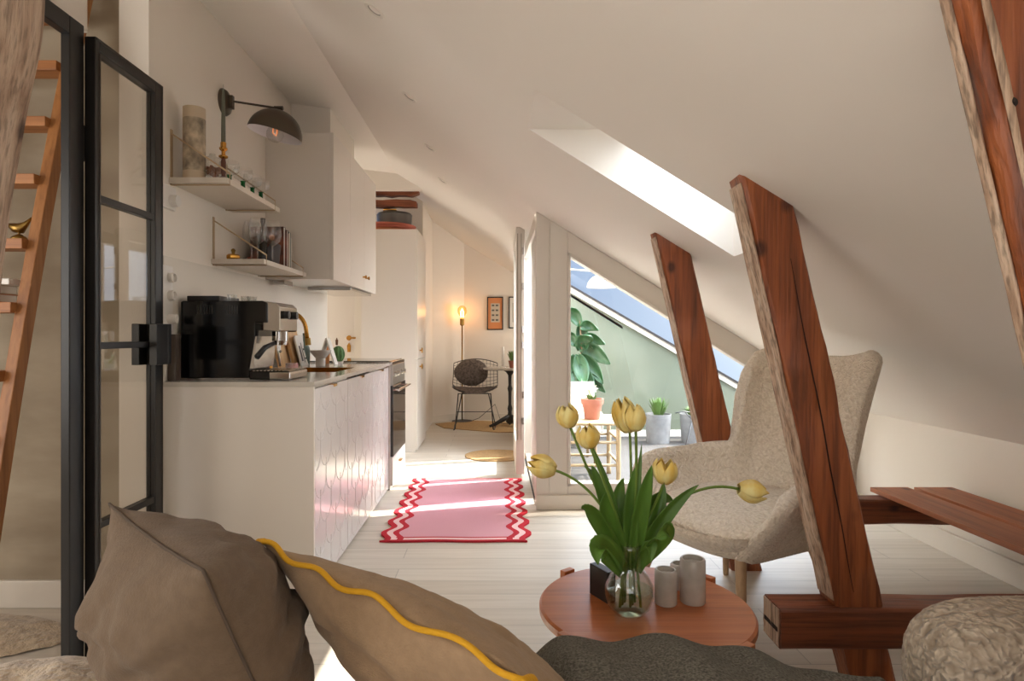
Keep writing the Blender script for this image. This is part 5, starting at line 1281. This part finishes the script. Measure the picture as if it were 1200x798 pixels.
# sand cushion with mustard edging
T0 = at(306, 636, 1.12); e1 = Vector((.80, -.55, -.12)); e2 = Vector((.50, .60, -.58))
def cre2(a, b, s): return .012*fold(.9*a-.8*b+.5*nz(a*2, b*2, 4))*.9+.006*math.sin(4*a-6*b+nz(a*2, b*2, 3)*2)*(.5+.5*nz(a*3, b*2, 5))
o, T1, u1, u2, nn = make_pillow('sand_cushion', T0, e1, e2, .56, .50, .125, BEIGEC, 'sand linen cushion with a wavy mustard yellow edge', .022, 11, cre2, .45)
edge = []
def ring(t):
    t = t % 4; k = int(t); q = t-k
    a, b = ((q*2-1, -1), (1, q*2-1), (1-q*2, 1), (-1, 1-q*2))[k]
    return a, b
for i in range(260):
    t = i/65.; a, b = ring(t); w = .007*math.sin(i*.40+1.5*math.sin(i*.07))+.006*nz(i*.11)
    p, h, _, _ = pillow((a+1)/2, (b+1)/2, T1, u1, u2, .56, .50, .125, 0, 0)
    outw = (u1*(a if abs(a) > .999 else 0)+u2*(b if abs(b) > .999 else 0))
    if outw.length > 0: outw.normalize()
    edge.append(p+outw*.006+nn*w*.8)
MB().tube(edge, .0048, 8, closed=True).build('mustard_piping', YELLOW, None, smooth=True)
pipe = D.objects['mustard_piping']; pipe.parent = o; pipe.location = pipe.location-o.location
pipe.location = WORLD['mustard_piping']-WORLD[o.name]
# flange
fl_ = MB(); n_ = 260
inn = []
for i in range(n_):
    t = i/65.; a, b = ring(t); p, h, _, _ = pillow((a*.93+1)/2, (b*.93+1)/2, T1, u1, u2, .56, .50, .125, 0, 0); inn.append(p)
fl_.v = [*edge, *inn]; fl_.f = [[i, (i+1) % n_, n_+(i+1) % n_, n_+i] for i in range(n_)]
q = fl_.build('flange', BEIGEC, None, smooth=True, solid=.003); q.parent = o; q.location = WORLD[q.name]-WORLD[o.name]
# curly cushion at the right
def curly(u, v):
    a = u*2*PI; t = -PI/2+v*PI; c_, s_ = math.cos(a), math.sin(a); k = (abs(c_)**4+abs(s_)**4)**-.25
    ct = max(0, math.cos(t))**.42; st_ = math.sin(t); st_ = math.copysign(abs(st_)**.75, st_)
    x, y, z = .29*c_*k*ct, .10*s_*k*ct, .135*st_
    bmp = .0025*nz(x*110, y*110, z*110)+.002*nz(x*200, y*200, z*200)
    return (1.085+x*(1+bmp*2.5), 1.165+y*(1+bmp*5), .452+z*(1+bmp*3))
o = MB().grid(curly, 200, 70, True).build('curly_cushion', CURLY, None, smooth=True, weld=True); tag(o, 'curly cream boucle cushion at the right end of the sofa', 'cushion')
# sheepskin over the left end
def sheep(u, v):
    a = u*2*PI; r = v; x = -.80+.34*r*math.cos(a); y = 1.02+.25*r*math.sin(a)
    z = SZ+.004+(.125*(1-r**2.5))*(1-.25*math.cos(a)*0)+.010*nz(x*18, y*18)*(1-r)
    return (x, y, z)
o = MB().grid(sheep, 70, 20, True).build('sheepskin_throw', FUR, None, smooth=True); tag(o, 'beige sheepskin bunched on the left end of the sofa beneath the taupe cushion', 'sheepskin')
# grey wool throw
def wool(u, v):
    x = .05+u*.71
    prof = .115*(sm(0, .16, u))*(1-sm(.42, 1.0, u))+.004
    y = .78+v*.52
    wv = .010*math.sin(u*26+v*3+1)*sm(.05, .3, u)*(1-sm(.7, 1, u))+.007*nz(u*7, v*4)
    z = SZ+.008+prof*(.55+.45*math.sin(PI*min(1, .15+v*.85)))+wv*.8+.008
    if v > .86: z -= (v-.86)*.30
    return (x-.05*v*(1-u)+.02*nz(v*4, 3), y, max(z, SZ+.006 if v < .8 else z))
thr = empty('wool_throw', (.4, 1.05, SZ), 'grey woven wool blanket with cream fringe over the sofa edge', 'blanket')
MB().grid(wool, 90, 60).build('cloth', WOOL, thr, smooth=True, solid=.006)
m = MB(); random.seed(5)
for i in range(46):
    v = .30+.70*i/45; p = Vector(wool(0, v)); q = p+Vector((-.030-.012*random.random(), random.uniform(-.012, .012), -.004+random.uniform(-.006, .01)))
    m.tube([p, (p+q)/2+Vector((0, 0, .006)), q], .0022, 5)
m.build('fringe', FRINGE, thr)
